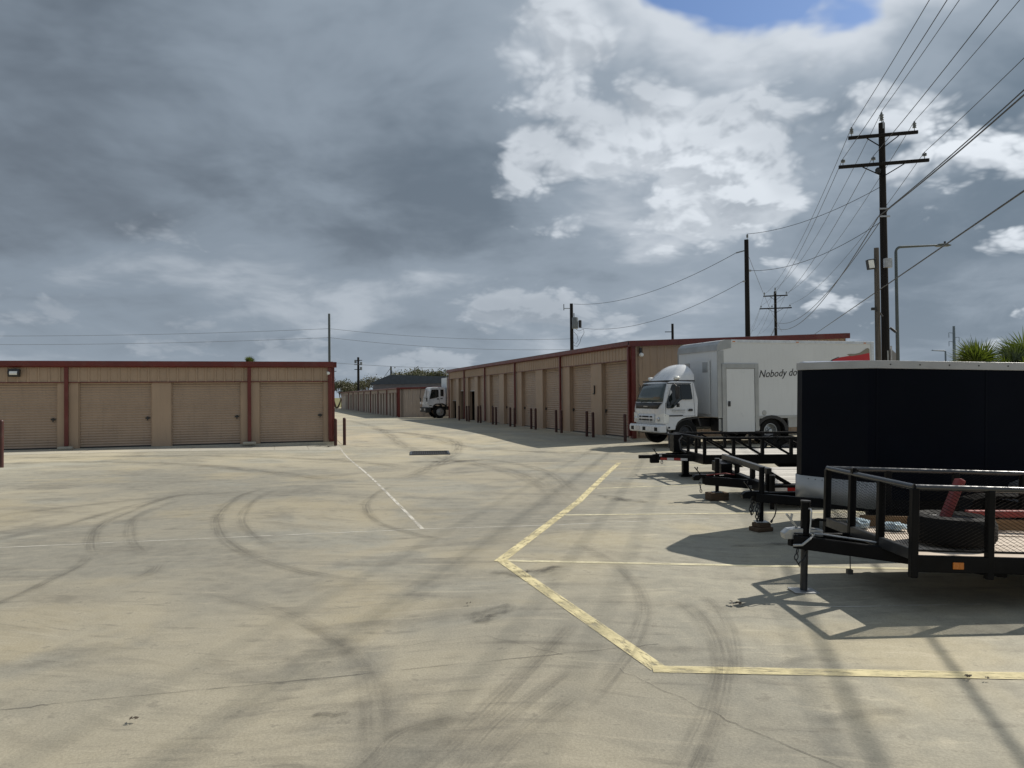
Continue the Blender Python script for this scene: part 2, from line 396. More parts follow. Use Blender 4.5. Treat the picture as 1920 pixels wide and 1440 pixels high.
M['dark'] = simple('dark_interior_shade', (0.02, 0.018, 0.016), 0.9, var=0.2)
M['white'] = simple('white_vehicle_paint', (0.66, 0.67, 0.68), 0.28, var=0.03, scale=1.5, dirt=0.06, coat=0.35)
M['box_white'] = simple('white_box_panel', (0.62, 0.635, 0.64), 0.35, var=0.03, scale=0.7, dirt=0.07, streak=True)
M['box_grey'] = simple('grey_aluminium_frame', (0.36, 0.37, 0.37), 0.38, metal=0.55, var=0.08, scale=3, dirt=0.1)
M['alu'] = simple('brushed_aluminium', (0.62, 0.63, 0.64), 0.34, metal=0.85, var=0.08, scale=6, dirt=0.1)
M['stone'] = simple('dull_aluminium_stone_guard', (0.44, 0.44, 0.43), 0.42, metal=0.35, var=0.06, scale=4, dirt=0.15, bump=0.15, bscale=140)
M['navy'] = simple('dark_navy_trailer_skin', (0.0045, 0.0058, 0.010), 0.40, var=0.15, scale=1.0, dirt=0.005, spec=0.05)
M['black'] = simple('black_painted_steel', (0.0065, 0.0065, 0.007), 0.42, var=0.3, scale=5, dirt=0.03, bump=0.08, spec=0.10)
M['grey_steel'] = simple('weathered_dark_steel_tube', (0.034, 0.035, 0.037), 0.36, metal=0.3, var=0.2, scale=8, dirt=0.08)
M['galv'] = simple('galvanised_steel', (0.42, 0.43, 0.43), 0.42, metal=0.7, var=0.15, scale=10, dirt=0.25)
M['rubber'] = simple('tyre_rubber', (0.009, 0.009, 0.009), 0.8, var=0.25, scale=8, bump=0.2, bscale=90, dirt=0.05, spec=0.2)
M['plastic'] = simple('black_plastic', (0.02, 0.02, 0.021), 0.5, var=0.15)
M['glass'] = glass_mat('tinted_glass')
M['glass2'] = glass_mat('green_windscreen_reflection', (0.045, 0.062, 0.062), 0.06)  # green base colour lightened to stand in for reflection on the glass
M['amber'] = simple('amber_lens', (0.55, 0.17, 0.02), 0.25, var=0.1)
M['redlens'] = simple('red_reflector', (0.32, 0.012, 0.012), 0.25, var=0.15)
M['whitelens'] = simple('white_reflector', (0.62, 0.60, 0.60), 0.25, var=0.15)
M['lamp_lens'] = simple('lamp_lens', (0.78, 0.78, 0.74), 0.15, var=0.08)
M['redsteel'] = simple('faded_red_steel', (0.20, 0.022, 0.018), 0.55, var=0.25, scale=9, dirt=0.15)
M['deck_wood'] = planks_mat('weathered_deck_wood', (0.56, 0.53, 0.48))
M['deck_tan'] = planks_mat('sun_bleached_deck_wood', (0.62, 0.53, 0.44))
M['board'] = planks_mat('raw_lumber', (0.22, 0.135, 0.07))
M['block'] = planks_mat('dirty_wood_block', (0.10, 0.066, 0.042))
M['pole_wood'] = planks_mat('creosoted_pole', (0.016, 0.014, 0.013), 0.3, (22, 22, 1.0))
M['pole_grey'] = planks_mat('weathered_grey_pole', (0.12, 0.105, 0.09), 0.3, (22, 22, 1.0))
M['far_wire'] = simple('far_wire_sheath', (0.16, 0.17, 0.18), 0.5, var=0.1)
M['rail'] = simple('glossy_dark_tube', (0.03, 0.031, 0.033), 0.2, metal=0.2, var=0.2, scale=8, dirt=0.04, spec=0.8)
M['far_door'] = simple('brown_far_door', (0.11, 0.065, 0.05), 0.6, var=0.15, dirt=0.2, streak=True)
M['wire'] = simple('wire_sheath', (0.02, 0.02, 0.022), 0.5, var=0.1)
M['porcelain'] = simple('grey_porcelain', (0.15, 0.165, 0.17), 0.25, var=0.1)
M['lamp_grey'] = simple('grey_lamp_pole', (0.10, 0.112, 0.105), 0.4, metal=0.5, var=0.1)
M['far_steel'] = simple('blue_grey_steel', (0.16, 0.20, 0.25), 0.5, var=0.05)
M['sign_back'] = simple('bare_sign_back', (0.26, 0.25, 0.24), 0.45, metal=0.5, var=0.08)
M['letter'] = simple('black_vinyl_lettering', (0.016, 0.016, 0.018), 0.4, var=0.05)
M['logo_red'] = simple('red_vinyl', (0.42, 0.014, 0.02), 0.35, var=0.05)
M['logo_grey'] = simple('taupe_vinyl', (0.22, 0.195, 0.15), 0.4, var=0.05)
M['faint'] = simple('faded_lettering', (0.45, 0.455, 0.45), 0.4, var=0.05)
M['palm'] = leaf_mat('palm_leaf', (0.022, 0.040, 0.008), (0.12, 0.15, 0.035), 0.30, 0.25)
M['palm_dead'] = leaf_mat('dry_palm_leaf', (0.16, 0.12, 0.06), (0.26, 0.20, 0.11), 0.6, 0.2)
M['olive'] = leaf_mat('grey_green_leaf', (0.05, 0.052, 0.030), (0.115, 0.112, 0.068), 0.6, 0.2)
M['bark'] = planks_mat('bark', (0.10, 0.08, 0.06), 0.3, (8, 8, 2))
M['house_dark'] = simple('dark_blue_roof', (0.035, 0.045, 0.055), 0.6, var=0.15)
M['house_wall'] = simple('pale_house_wall', (0.17, 0.155, 0.15), 0.7, var=0.1)
M['plasticbag'] = simple('clear_blue_plastic', (0.42, 0.52, 0.58), 0.12, var=0.3, scale=12)
M['debris'] = simple('dead_leaf', (0.05, 0.035, 0.02), 0.8, var=0.4)

# ------------------------------------------------------------------ ground
def build_ground():
    def axis(lo, hi, step, far):
        a = []; q = lo
        while q <= hi + 1e-6: a.append(q); q += step
        return [-far, -far / 3] + a + [far / 3, far]
    xs = axis(-40, 40, 1.0, 3000); ys = axis(-30, 62, 1.0, 3000)
    vs = [(x, y, gz(x, y)) for y in ys for x in xs]; nx = len(xs)
    fs = [(j * nx + i, j * nx + i + 1, (j + 1) * nx + i + 1, (j + 1) * nx + i) for j in range(len(ys) - 1) for i in range(nx - 1)]
    g = MB().add(vs, fs).build('ground', M['concrete'], smooth=True); g['kind'] = 'structure'
    return g
GROUND = build_ground()

def strip(name, pts, width, mat, lift, sub=0.5, smooth=False):
    """a thin strip laid on the concrete along a polyline; UV = metres along, 0-1 across; Along = 0-1 along"""
    P = [Vector((x, y, 0)) for x, y in pts]
    if smooth:
        Q = []
        for i in range(len(P) - 1):
            p0 = P[max(i - 1, 0)]; p1 = P[i]; p2 = P[i + 1]; p3 = P[min(i + 2, len(P) - 1)]
            for k in range(8):
                u = k / 8
                Q.append(0.5 * ((2 * p1) + (p2 - p0) * u + (2 * p0 - 5 * p1 + 4 * p2 - p3) * u * u + (3 * p1 - p0 - 3 * p2 + p3) * u ** 3))
        P = Q + [P[-1]]
    else:
        Q = []
        for a, b in zip(P[:-1], P[1:]):
            n = max(1, int((b - a).length / sub)); Q += [a.lerp(b, k / n) for k in range(n)]
        P = Q + [P[-1]]
    W = width if callable(width) else (lambda f: width)
    L = [0.0]
    for a, b in zip(P[:-1], P[1:]): L.append(L[-1] + (b - a).length)
    vs = []; uv = []
    for i, p in enumerate(P):
        t = (P[min(i + 1, len(P) - 1)] - P[max(i - 1, 0)]).normalized(); n = Vector((-t.y, t.x, 0)); w = W(L[i] / L[-1])
        for s_ in (-0.5, 0.5):
            q = p + n * w * s_; vs.append((q.x, q.y, gz(q.x, q.y) + lift)); uv.append((L[i], s_ + 0.5, L[i] / L[-1]))
    fs = [(2 * i, 2 * i + 1, 2 * i + 3, 2 * i + 2) for i in range(len(P) - 1)]
    me = bpy.data.meshes.new(name); me.from_pydata(vs, [], fs); me.update()
    l1 = me.uv_layers.new(name='UVMap'); l2 = me.uv_layers.new(name='Along')
    for lp in me.loops:
        u = uv[lp.vertex_index]; l1.data[lp.index].uv = (u[0], u[1]); l2.data[lp.index].uv = (u[2], u[1])
    if me.polygons[0].normal.z < 0: me.flip_normals()
    me.materials.append(mat)
    o = bpy.data.objects.new(name, me); COL.objects.link(o); o.parent = GROUND
    return o

# bright apron slabs in front of the left building (each a slab of its own)
def apron():
    edges = [-18.0, -14.9, -11.8, -8.7, -5.6, -2.5, 0.1, 1.2, 2.3]
    for a, b in zip(edges[:-1], edges[1:]):
        mb = MB(); n = 4; vs = []; fs = []
        for j in range(n + 1):
            for i in range(n + 1):
                q = grid(a + 0.006 + (b - a - 0.012) * i / n, 26.25 + (28.45 - 26.25) * j / n); vs.append((q.x, q.y, gz(q.x, q.y) + 0.004))
        fs = [(j * (n + 1) + i, j * (n + 1) + i + 1, (j + 1) * (n + 1) + i + 1, (j + 1) * (n + 1) + i) for j in range(n) for i in range(n)]
        mb.add(vs, fs).build('apron_slab', M['apron'], GROUND)
apron()
# painted lines
def ext(a, b, far):
    k = (far - a[0]) / (b[0] - a[0]); return (far, a[1] + (b[1] - a[1]) * k)
YW = 0.11
strip('parking_line', [(-0.14, 7.44), (0.99, 11.61), (2.55, 18.5)], YW, M['yellow'], 0.004)
strip('parking_line', [(-0.12, 7.50), (0.84, 4.49)], YW, M['yellow'], 0.004)
strip('parking_line', [(0.80, 4.49), (2.85, 4.32), (6.0, 4.10)], YW, M['yellow'], 0.0046)
for a, b, f in [((-0.08, 7.47), (1.97, 7.18), 6.5), ((0.69, 10.27), (4.11, 10.27), 9.5), ((1.44, 13.2), (3.57, 13.62), 9.5), ((2.19, 16.77), (4.11, 17.5), 9.5)]:
    strip('parking_line', [a, b, ext(a, b, f)], 0.075, M['white_line'], 0.0034)
# joints and cracks
strip('expansion_joint', [(-6.86, 28.6), (-6.07, 26.9), (-1.1, 9.31)], 0.045, M['sealant'], 0.003)
strip('expansion_joint', [(-14.0, 6.6), (-5.61, 8.41), (-3.45, 8.85), (-1.1, 9.31), (0.24, 9.46), (2.51, 9.88)], 0.026, M['sealant'], 0.0026)
strip('expansion_joint', [(2.13, 5.75), (2.41, 5.75), (3.5, 5.78)], 0.02, M['sealant'], 0.003)
def wob(pts, amp, seed):
    r = random.Random(seed); out = []
    for (x0, y0), (x1, y1) in zip(pts[:-1], pts[1:]):
        for k in range(6):
            f = k / 6; out.append((x0 + (x1 - x0) * f + r.uniform(-amp, amp), y0 + (y1 - y0) * f + r.uniform(-amp, amp)))
    return out + [pts[-1]]
strip('control_joint', wob([(-5.5, 3.35), (-2.53, 4.04), (-2.39, 4.09), (-1.93, 4.2), (-1.45, 4.31), (-0.82, 4.48), (-0.02, 4.69), (0.65, 4.87), (0.92, 4.94)], 0.008, 1), 0.008, M['crack'], 0.003)
strip('control_joint', wob([(0.6, 4.5), (0.81, 4.15), (1.0, 3.87), (1.1, 3.67), (1.4, 3.27), (1.9, 2.6)], 0.012, 2), 0.006, M['crack'], 0.003)
strip('control_joint', wob([(-0.9, 4.9), (-0.2, 5.15), (0.3, 4.75)], 0.02, 3), 0.004, M['crack'], 0.003)
strip('control_joint', [grid(2.45, 28.6)[:2], grid(2.45, 60)[:2]], 0.03, M['crack'], 0.003, sub=1.0)
for u in (33.0, 41.0, 52.0): strip('control_joint', [grid(2.6, u)[:2], grid(11.8, u)[:2]], 0.04, M['crack'], 0.0032, sub=1.0)
# tyre marks
marks = [
 ([(-4.37, 14.26), (-4.5, 13.05), (-4.31, 11.58), (-3.96, 10.29), (-3.54, 9.26), (-3.22, 8.65), (-2.72, 7.9), (-2.13, 7.26), (-1.61, 6.86), (-0.96, 6.5)], 0.17, 'm'),
 ([(-4.0, 14.0), (-4.15, 12.9), (-3.95, 11.5), (-3.6, 10.2), (-3.2, 9.3), (-2.8, 8.6), (-2.3, 7.9)], 0.15, 'f'),
 ([(-5.46, 13.31), (-5.62, 12.44), (-5.49, 11.12), (-5.37, 10.16), (-5.05, 9.26), (-4.62, 8.42), (-4.25, 7.84)], 0.16, 'm'),
 ([(-5.27, 12.42), (-5.28, 11.51), (-5.14, 10.48), (-4.69, 9.42), (-4.22, 8.55), (-3.7, 7.82)], 0.17, 'f'),
 ([(-4.41, 7.98), (-4.21, 7.47), (-4.14, 6.93), (-4.08, 6.46), (-4.08, 6.12), (-4.2, 5.3)], 0.13, 'm'),
 ([(-2.1, 14.28), (-2.25, 13.44), (-2.24, 11.87), (-2.07, 10.88), (-1.72, 9.82), (-1.13, 8.94), (-0.54, 8.35)], 0.15, 'm'),
 ([(-3.44, 7.44), (-3.36, 7.15), (-3.36, 6.94)], 0.16, 'm'),
 ([(-7.18, 9.76), (-7.16, 10.73), (-6.61, 11.6), (-5.89, 12.46), (-4.49, 13.43)], 0.28, 'f'),
 ([(-6.26, 8.5), (-5.98, 8.96), (-5.78, 9.67), (-5.74, 11.01), (-5.57, 13.13)], 0.22, 'f'),
 ([(-15.0, 19.2), (-13.11, 19.67), (-11.38, 20.23), (-8.23, 19.41), (-5.5, 17.18), (-3.16, 14.62)], 0.6, 'm'),
 ([(-15.0, 21.4), (-11.0, 22.2), (-7.5, 22.4), (-4.5, 21.0), (-2.0, 17.5)], 0.7, 'm'),
 ([(1.23, 6.08), (1.32, 5.66), (1.32, 5.17), (1.24, 4.66), (1.17, 4.37), (1.0, 3.89), (0.83, 3.5), (0.6, 3.0)], 0.17, 'm'),
 ([(1.49, 6.16), (1.51, 5.73), (1.44, 5.17), (1.32, 4.65), (1.2, 4.28)], 0.12, 'f'),
 ([(1.45, 3.75), (1.69, 3.83), (1.85, 3.86), (1.98, 3.84)], 0.10, 'm'),
 ([(1.51, 4.45), (1.64, 4.59), (1.79, 4.64), (1.94, 4.58)], 0.10, 'f'),
 ([(-0.5, 2.6), (-0.21, 3.36), (-0.06, 3.77), (0.17, 4.22), (0.36, 4.58)], 0.13, 'f'),
 ([(-0.3, 2.8), (-0.11, 3.33), (0.1, 3.77), (0.36, 4.17)], 0.12, 'f'),
 ([(-0.6, 2.8), (-0.37, 3.34), (-0.19, 3.78), (0.01, 4.31), (0.27, 5.02), (0.45, 5.55)], 0.16, 'f'),
 ([(-0.9, 2.8), (-0.64, 3.36), (-0.57, 3.62), (-0.43, 3.76), (-0.04, 3.94)], 0.16, 'm'),
 ([(0.85, 8.91), (0.39, 14.72), (-1.11, 19.71), (-3.78, 27.07), (-7.56, 41.75), (-12, 55)], 0.55, 'f'),
 ([(-2.22, 17.65), (-0.9, 21.04), (0.57, 17.1), (1.08, 12.23)], 0.3, 'f'),
 ([(-8.78, 42.07), (-4.78, 34.32), (-1.93, 27.53), (-0.02, 24.78), (2.16, 22.46), (4.4, 20.5)], 0.6, 'f'),
 ([(-7.9, 36.5), (-5.9, 35.2), (-3.92, 33.02), (-2.0, 28.0), (-1.97, 17.61), (-2.4, 14.0)], 0.45, 'm'),
 ([(0.6, 8.6), (0.95, 7.2), (1.0, 6.0), (0.75, 4.9), (0.3, 3.8)], 0.14, 'f'),
 ([(-2.6, 6.4), (-1.6, 5.6), (-0.9, 4.6), (-0.6, 3.4)], 0.2, 'f'),
]
for i, (pts, w, k) in enumerate(marks):
    strip('tyre_mark', pts, w * 1.35, M['rubber_mark' if k == 'm' else 'rubber_faint'], 0.0052 + 0.0001 * i, smooth=True)
def stain(x, y, rx, ry, seed, lift, ang=0.0):
    r = random.Random(seed); ca, sa = math.cos(ang), math.sin(ang)
    pts = []
    for k in range(6):
        f = -1 + 2 * k / 5; a = f * rx; b = r.uniform(-0.35, 0.35) * ry
        pts.append((x + a * ca - b * sa, y + a * sa + b * ca))
    wv = [r.uniform(0.5, 1.1) for _ in range(8)]
    strip('oil_stain', pts, lambda f: 2 * ry * (0.25 + 0.75 * math.sin(math.pi * min(max(f, 0.02), 0.98))) * wv[int(f * 7)], M['oil'], lift, smooth=True)
for i, q in enumerate([(1.65, 11.8, 0.6, 0.30, -0.9), (-0.93, 3.9, 0.10, 0.05, 0.2), (0.15, 7.0, 0.4, 0.25, 0.4), (2.7, 8.1, 0.5, 0.16, 0.1), (-0.2, 5.7, 0.3, 0.2, 1.1), (-6.5, 26.9, 0.5, 0.6, 0.3), (-1.9, 20.5, 1.3, 0.5, 0.3)]):
    stain(*q[:4], seed=i, lift=0.0082 + 0.0001 * i, ang=q[4])

# ------------------------------------------------------------------ storage buildings
def corrugated(x0, x1, z0, z1, y, pitch, depth, flip=False):
    """sheet with vertical trapezoid ribs, facing -y"""
    mb = MB(); xs = []; x = x0
    prof = [(0.0, 0.0), (0.10, depth), (0.22, depth), (0.32, 0.0)]
    while x < x1 - 1e-4:
        for f, d in prof:
            q = x + f * pitch * 1.0
            if q < x1 - 1e-3: xs.append((q, d))
        x += pitch
    xs.append((x1, 0.0))
    vs = [(q, y - d, z) for q, d in xs for z in (z0, z1)]
    fs = [(2 * i, 2 * i + 2, 2 * i + 3, 2 * i + 1) for i in range(len(xs) - 1)]
    mb.add(vs, fs); return mb
def roller(w, h, n):
    """curtain of a roller door: rounded horizontal ribs, origin at its lower left corner, facing -y"""
    mb = MB(); pts = []
    for i in range(n):
        z = h * i / n; p = h / n
        pts += [(0.0, z), (-0.016, z + 0.22 * p), (-0.022, z + 0.45 * p), (-0.016, z + 0.68 * p), (0.0, z + 0.90 * p)]
    pts.append((0.0, h))
    vs = [(x, y, z) for y, z in pts for x in (0, w)]
    mb.add(vs, [(2 * i, 2 * i + 1, 2 * i + 3, 2 * i + 2) for i in range(len(pts) - 1)])
    return mb
ROLL = {}
def storage(name, label, loc, rz, L, D, eave, rise, hz, doors, posts, wall='tan', door='tan_door', rib=0.30, fascia=0.2, latch_side=1, end_ribs=True, tall_n=26, rec=0.11):
    t = thing(name, label, 'building', loc, rz)
    MB().box(-0.05, L + 0.05, -0.06, D, -0.35, 0.015).build('floor_slab', M['apron'], t)
    # piers fill the front between the doors
    edges = [0.0]
    for d in doors: edges += [d[0], d[1]]
    edges.append(L)
    for a, b in zip(edges[0::2], edges[1::2]):
        if b - a > 0.01: MB().box(a, b, 0.0, rec + 0.12, 0.015, hz).build('pier', M[wall], t, bevel=0.008, seg=1)
    # header sheets, one per bay
    bays = sorted(set([0.0] + list(posts) + [L]))
    for a, b in zip(bays[:-1], bays[1:]):
        if b - a > 0.05: corrugated(a, b, hz - 0.02, eave - fascia + 0.01, -0.012, rib, 0.03).build('header_panel', M[wall], t)
    MB().box(0, L, -0.05, 0.0, hz - 0.045, hz - 0.018).build('header_shadow_trim', M['red'], t)  # dark trim stands in for the shadow gap under the header
    MB().box(0.0, L, 0.02, rec + 0.10, hz + 0.002, eave - 0.03).build('lintel', M[wall], t)
    for dd in doors:
        if len(dd) > 2 and dd[2] > 0.5: MB().box(dd[0] - 0.3, dd[1] + 0.3, 3.0, 3.05, 0.02, hz + 0.1).box(dd[0] - 0.3, dd[0] - 0.26, rec + 0.2, 3.0, 0.02, hz + 0.1).box(dd[1] + 0.26, dd[1] + 0.3, rec + 0.2, 3.0, 0.02, hz + 0.1).build('unit_shade_partition', M['dark'], t)  # unit walls coloured near-black so the open doorways look shaded
    for i, dd in enumerate(doors):
        a, b = dd[0], dd[1]; z0 = dd[2] if len(dd) > 2 else 0.03
        key = (round(b - a, 2), round(z0, 2), hz)
        if key not in ROLL:
            me = roller(b - a - 0.01, hz - z0, max(4, int(tall_n * (hz - z0) / hz))).mesh('roller_curtain', 50); me.materials.append(M[door]); ROLL[key] = me
        d = inst(ROLL[key], 'roller_door', t, (a + 0.005, rec, z0))
        MB().box(0.0, b - a - 0.01, -0.03, 0.01, -0.03, 0.03).build('bottom_bar', M['plastic'] if z0 < 0.1 else M['galv'], d)
        lx = (b - a - 0.16) if latch_side > 0 else 0.1
        if z0 < 0.5: MB().box(lx - 0.05, lx + 0.09, -0.06, -0.02, 0.95 - z0, 1.0 - z0).box(lx, lx + 0.035, -0.075, -0.03, 0.90 - z0, 1.03 - z0).build('latch', M['grey_steel'], d)
        for xx in (a, b):       # door guide
            MB().box(xx - 0.03, xx + 0.03, rec - 0.065, rec - 0.01, 0.016, hz - 0.01).build('door_guide', M[wall], t)
    # red gutter, downpipes and corner trims
    MB().prism([(-0.17, eave), (-0.17, eave - fascia * 0.75), (-0.12, eave - fascia), (-0.045, eave - fascia), (-0.045, eave)], -0.12, L + 0.12, 'yz').build('gutter', M['red'], t, bevel=0.006, seg=1)
    for p in posts:
        MB().box(p - 0.06, p + 0.06, -0.13, -0.046, 0.10, eave - fascia).build('downpipe', M['red'], t, bevel=0.012)
    for x in (0.0, L):
        s = 1 if x > 0 else -1
        MB().box(x - 0.13 if s > 0 else x - 0.004, x + 0.004 if s > 0 else x + 0.13, -0.04, -0.003, 0.02, eave - fascia).build('corner_trim', M['red'], t)
        MB().box(x - 0.035 + 0.037 * s, x + 0.037 * s + 0.035 - 0.0, -0.042, 0.10, 0.02, eave - 0.02).build('corner_trim', M['red'], t)
    # end walls, back wall, roof
    for x in (0.0, L):
        s = 1 if x > 0 else -1; n = max(2, int(D / 0.3)); vs = []; fs = []
        mb = MB(); k = 0; ys = []
        if end_ribs:
            for i in range(n):
                y = 0.10 + (D - 0.10) * i / n; p = (D - 0.10) / n
                ys += [(y, 0.0), (y + 0.10 * p, 0.028), (y + 0.24 * p, 0.028), (y + 0.34 * p, 0.0)]
        else: ys = [(0.10, 0.0)]
        ys.append((D, 0.0))
        vs = [(x + s * d, y, z) for y, d in ys for z in (0.016, eave - 0.03 + rise * y / D)]
        mb.add(vs, [(2 * i, 2 * i + 2, 2 * i + 3, 2 * i + 1) for i in range(len(ys) - 1)])
        mb.build('end_wall', M[wall], t)
        MB().add([(x + s * 0.03, -0.17, eave), (x + s * 0.14, -0.17, eave), (x + s * 0.14, D + 0.1, eave + rise), (x + s * 0.03, D + 0.1, eave + rise),
                  (x + s * 0.03, -0.17, eave - fascia), (x + s * 0.14, -0.17, eave - fascia), (x + s * 0.14, D + 0.1, eave + rise - fascia), (x + s * 0.03, D + 0.1, eave + rise - fascia)],
                 [(0, 1, 2, 3), (4, 7, 6, 5), (0, 4, 5, 1), (1, 5, 6, 2), (2, 6, 7, 3), (3, 7, 4, 0)]).build('rake_trim', M['red'], t)
    MB().box(0.0, L, D - 0.06, D, 0.016, eave + rise - 0.05).build('back_wall', M[wall], t)
    MB().add([(-0.02, -0.16, eave + 0.012), (L + 0.02, -0.16, eave + 0.012), (L + 0.02, D + 0.08, eave + rise + 0.012), (-0.02, D + 0.08, eave + rise + 0.012),
              (-0.02, -0.044, eave - 0.03), (L + 0.02, -0.044, eave - 0.03), (L + 0.02, D + 0.08, eave + rise - 0.04), (-0.02, D + 0.08, eave + rise - 0.04)],
             [(0, 1, 2, 3), (7, 6, 5, 4), (0, 4, 5, 1), (1, 5, 6, 2), (2, 6, 7, 3), (3, 7, 4, 0)]).build('roof', M['roof'], t)
    return t

# left building: its front faces the camera
LV0 = -18.0; LU = 28.4
ld = []
base_posts = [-12.04, -6.38, -0.72]
for p in [-17.70] + base_posts:
    for f0, f1 in ((0.33, 2.54), (3.14, 5.38)):
        a, b = p + f0, p + f1
        if b < 2.0 and a < 1.0: ld.append((a - LV0, b - LV0))
ld = [d for d in ld if d[1] + LV0 < 1.95]
ldoors = sorted(ld)
left_b = storage('storage_building', 'long low tan storage building with red trim facing the camera on the left', grid(LV0, LU), GA, 20.12, 9.0, 2.88, 0.35, 2.22,
                 ldoors, [p - LV0 for p in base_posts] + [20.12 - 0.10])
def wall_pack(parent, x, z, w=0.42, h=0.32):
    b = MB().prism([(-0.05, z - h / 2), (-0.22, z - h / 2), (-0.26, z - h * 0.1), (-0.20, z + h / 2), (-0.05, z + h / 2)], x - w / 2, x + w / 2, 'yz').build('wall_light', M['plastic'], parent, bevel=0.015)
    MB().prism([(-0.225, z - h * 0.40), (-0.268, z - h * 0.08), (-0.235, z + h * 0.20), (-0.20, z + h * 0.20)], x - w * 0.34, x + w * 0.34, 'yz').build('lens', M['lamp_lens'], b)
wall_pack(left_b, -7.85 - LV0, 2.50, 0.32, 0.25)
def cam_light(parent, x, z):
    b = MB().lathe([(0.0, 0.0), (0.055, 0.0), (0.06, -0.10), (0.045, -0.13), (0, -0.13)], (x, -0.05, z), 'y', 12).build('security_camera', M['lamp_lens'], parent, smooth=40)
    MB().box(x - 0.05, x + 0.05, -0.05, -0.03, z - 0.07, z + 0.07).build('bracket', M['white'], b)
cam_light(left_b, 1.97 - LV0, 2.48)
for p in base_posts[1:]:
    MB().box(p - LV0 - 0.22, p - LV0 + 0.22, -0.34, -0.14, 0.0, 0.10).build('splash_block', M['apron'], left_b, bevel=0.03)

# right building: its front faces the lane
RU1 = 54.9; RU0 = 25.08; RV = 12.42
rposts_u = [25.1, 32.1, 38.8, 44.8, 50.0]
rdoors = []
for i, p in enumerate(rposts_u):
    q = rposts_u[i + 1] if i < 4 else RU1 + 0.2
    w = q - p
    for k, (f0, f1) in enumerate(((0.045, 0.385), (0.535, 0.87))):
        z0 = 0.03
        if i == 3 and k == 1: z0 = 1.95
        if i == 4: z0 = 1.98 if k == 0 else 1.30
        u0, u1 = p + f0 * w, p + f1 * w
        rdoors.append((RU1 - u1, RU1 - u0, z0))
rdoors.sort()
right_b = storage('storage_building', 'tall tan storage building with red gutter running away down the lane', grid(RV, RU1), GA - math.pi / 2, RU1 - RU0, 9.35, 3.52, 0.42, 2.88,
                  rdoors, [RU1 - p for p in rposts_u[1:]] + [RU1 - RU0 - 0.12], rib=0.28, tall_n=30, latch_side=-1, rec=0.17)
# lamp on the near end wall (faces the camera)
lb = MB().lathe([(0.0, 0.0), (0.05, 0.0), (0.085, 0.10), (0.06, 0.17), (0, 0.18)], (RU1 - RU0 + 0.04, 0.30, 3.02), 'x', 12).build('wall_light', M['lamp_lens'], right_b, smooth=40)
MB().box(RU1 - RU0 + 0.03, RU1 - RU0 + 0.10, 0.26, 0.34, 3.06, 3.28).build('lamp_arm', M['plastic'], lb)
MB().box(RU1 - 28.55, RU1 - 28.43, -0.05, -0.004, 1.62, 1.68).box(RU1 - 28.46, RU1 - 28.43, -0.05, -0.004, 1.68, 1.98).build('conduit', M['plastic'], right_b)

# far building across the lane, further down
FU1 = 110.0; FU0 = 59.6; FV = 9.45
fdoors = []; fposts = []
u = FU0 + 0.1
k = 0
while u < FU1 - 6.0:
    fposts.append(u)
    for f0, f1 in ((0.25, 1.45), (1.95, 3.1), (3.65, 4.8)): fdoors.append((FU1 - (u + f1), FU1 - (u + f0)))
    u += 5.6
fdoors.sort()
far_b = storage('storage_building', 'far low storage row with pale piers and red posts beyond the parked cab', grid(FV, FU1), GA - math.pi / 2, FU1 - FU0, 11.0, 2.33, 0.18, 1.96,
                fdoors, [FU1 - p for p in fposts], wall='cream', door='far_door', rib=0.4, fascia=0.13, tall_n=14, rec=0.4)

# ------------------------------------------------------------------ bollards
def bollard(loc, h, label, lean=(0, 0)):
    t = thing('bollard', label, 'bollard', loc, group='dark red steel bollards', rot=(lean[0], lean[1], 0))
    MB().lathe([(0.057, -0.1), (0.057, h)], (0, 0, 0), 'z', 14).build('pipe', M['bollard'], t, smooth=40)
    MB().lathe([(0.057, h + 0.0005), (0.05, h + 0.022), (0.03, h + 0.036), (0.0, h + 0.04)], (0, 0, 0), 'z', 14).build('cap', M['bollard'], t, smooth=True)
bu = [24.61, 27.42, 28.05, 30.81, 31.45, 34.2, 34.82, 37.47, 38.2, 40.84, 41.52, 44.12, 44.74, 46.95, 47.51, 49.59]
rr = random.Random(4)
for i, u in enumerate(bu):
    q = grid(11.88, u)
    bollard((q.x, q.y, gz(q.x, q.y)), 0.95 + rr.uniform(-0.02, 0.02), 'dark red bollard, %s from the near corner of the tall right-hand building' % ORD[i], (rr.uniform(-0.012, 0.012), rr.uniform(-0.012, 0.012)))
q = grid(2.19, 28.02); bollard((q.x, q.y, gz(q.x, q.y)), 0.93, 'dark red bollard standing against the right end of the left building')
q = grid(2.52, 28.25); bollard((q.x, q.y, gz(q.x, q.y)), 0.95, 'dark red bollard standing free just beyond the left building corner')
q = grid(-6.245, 21.48); bollard((q.x, q.y, gz(q.x, q.y)), 1.12, 'dark red bollard cut by the left edge of the picture')

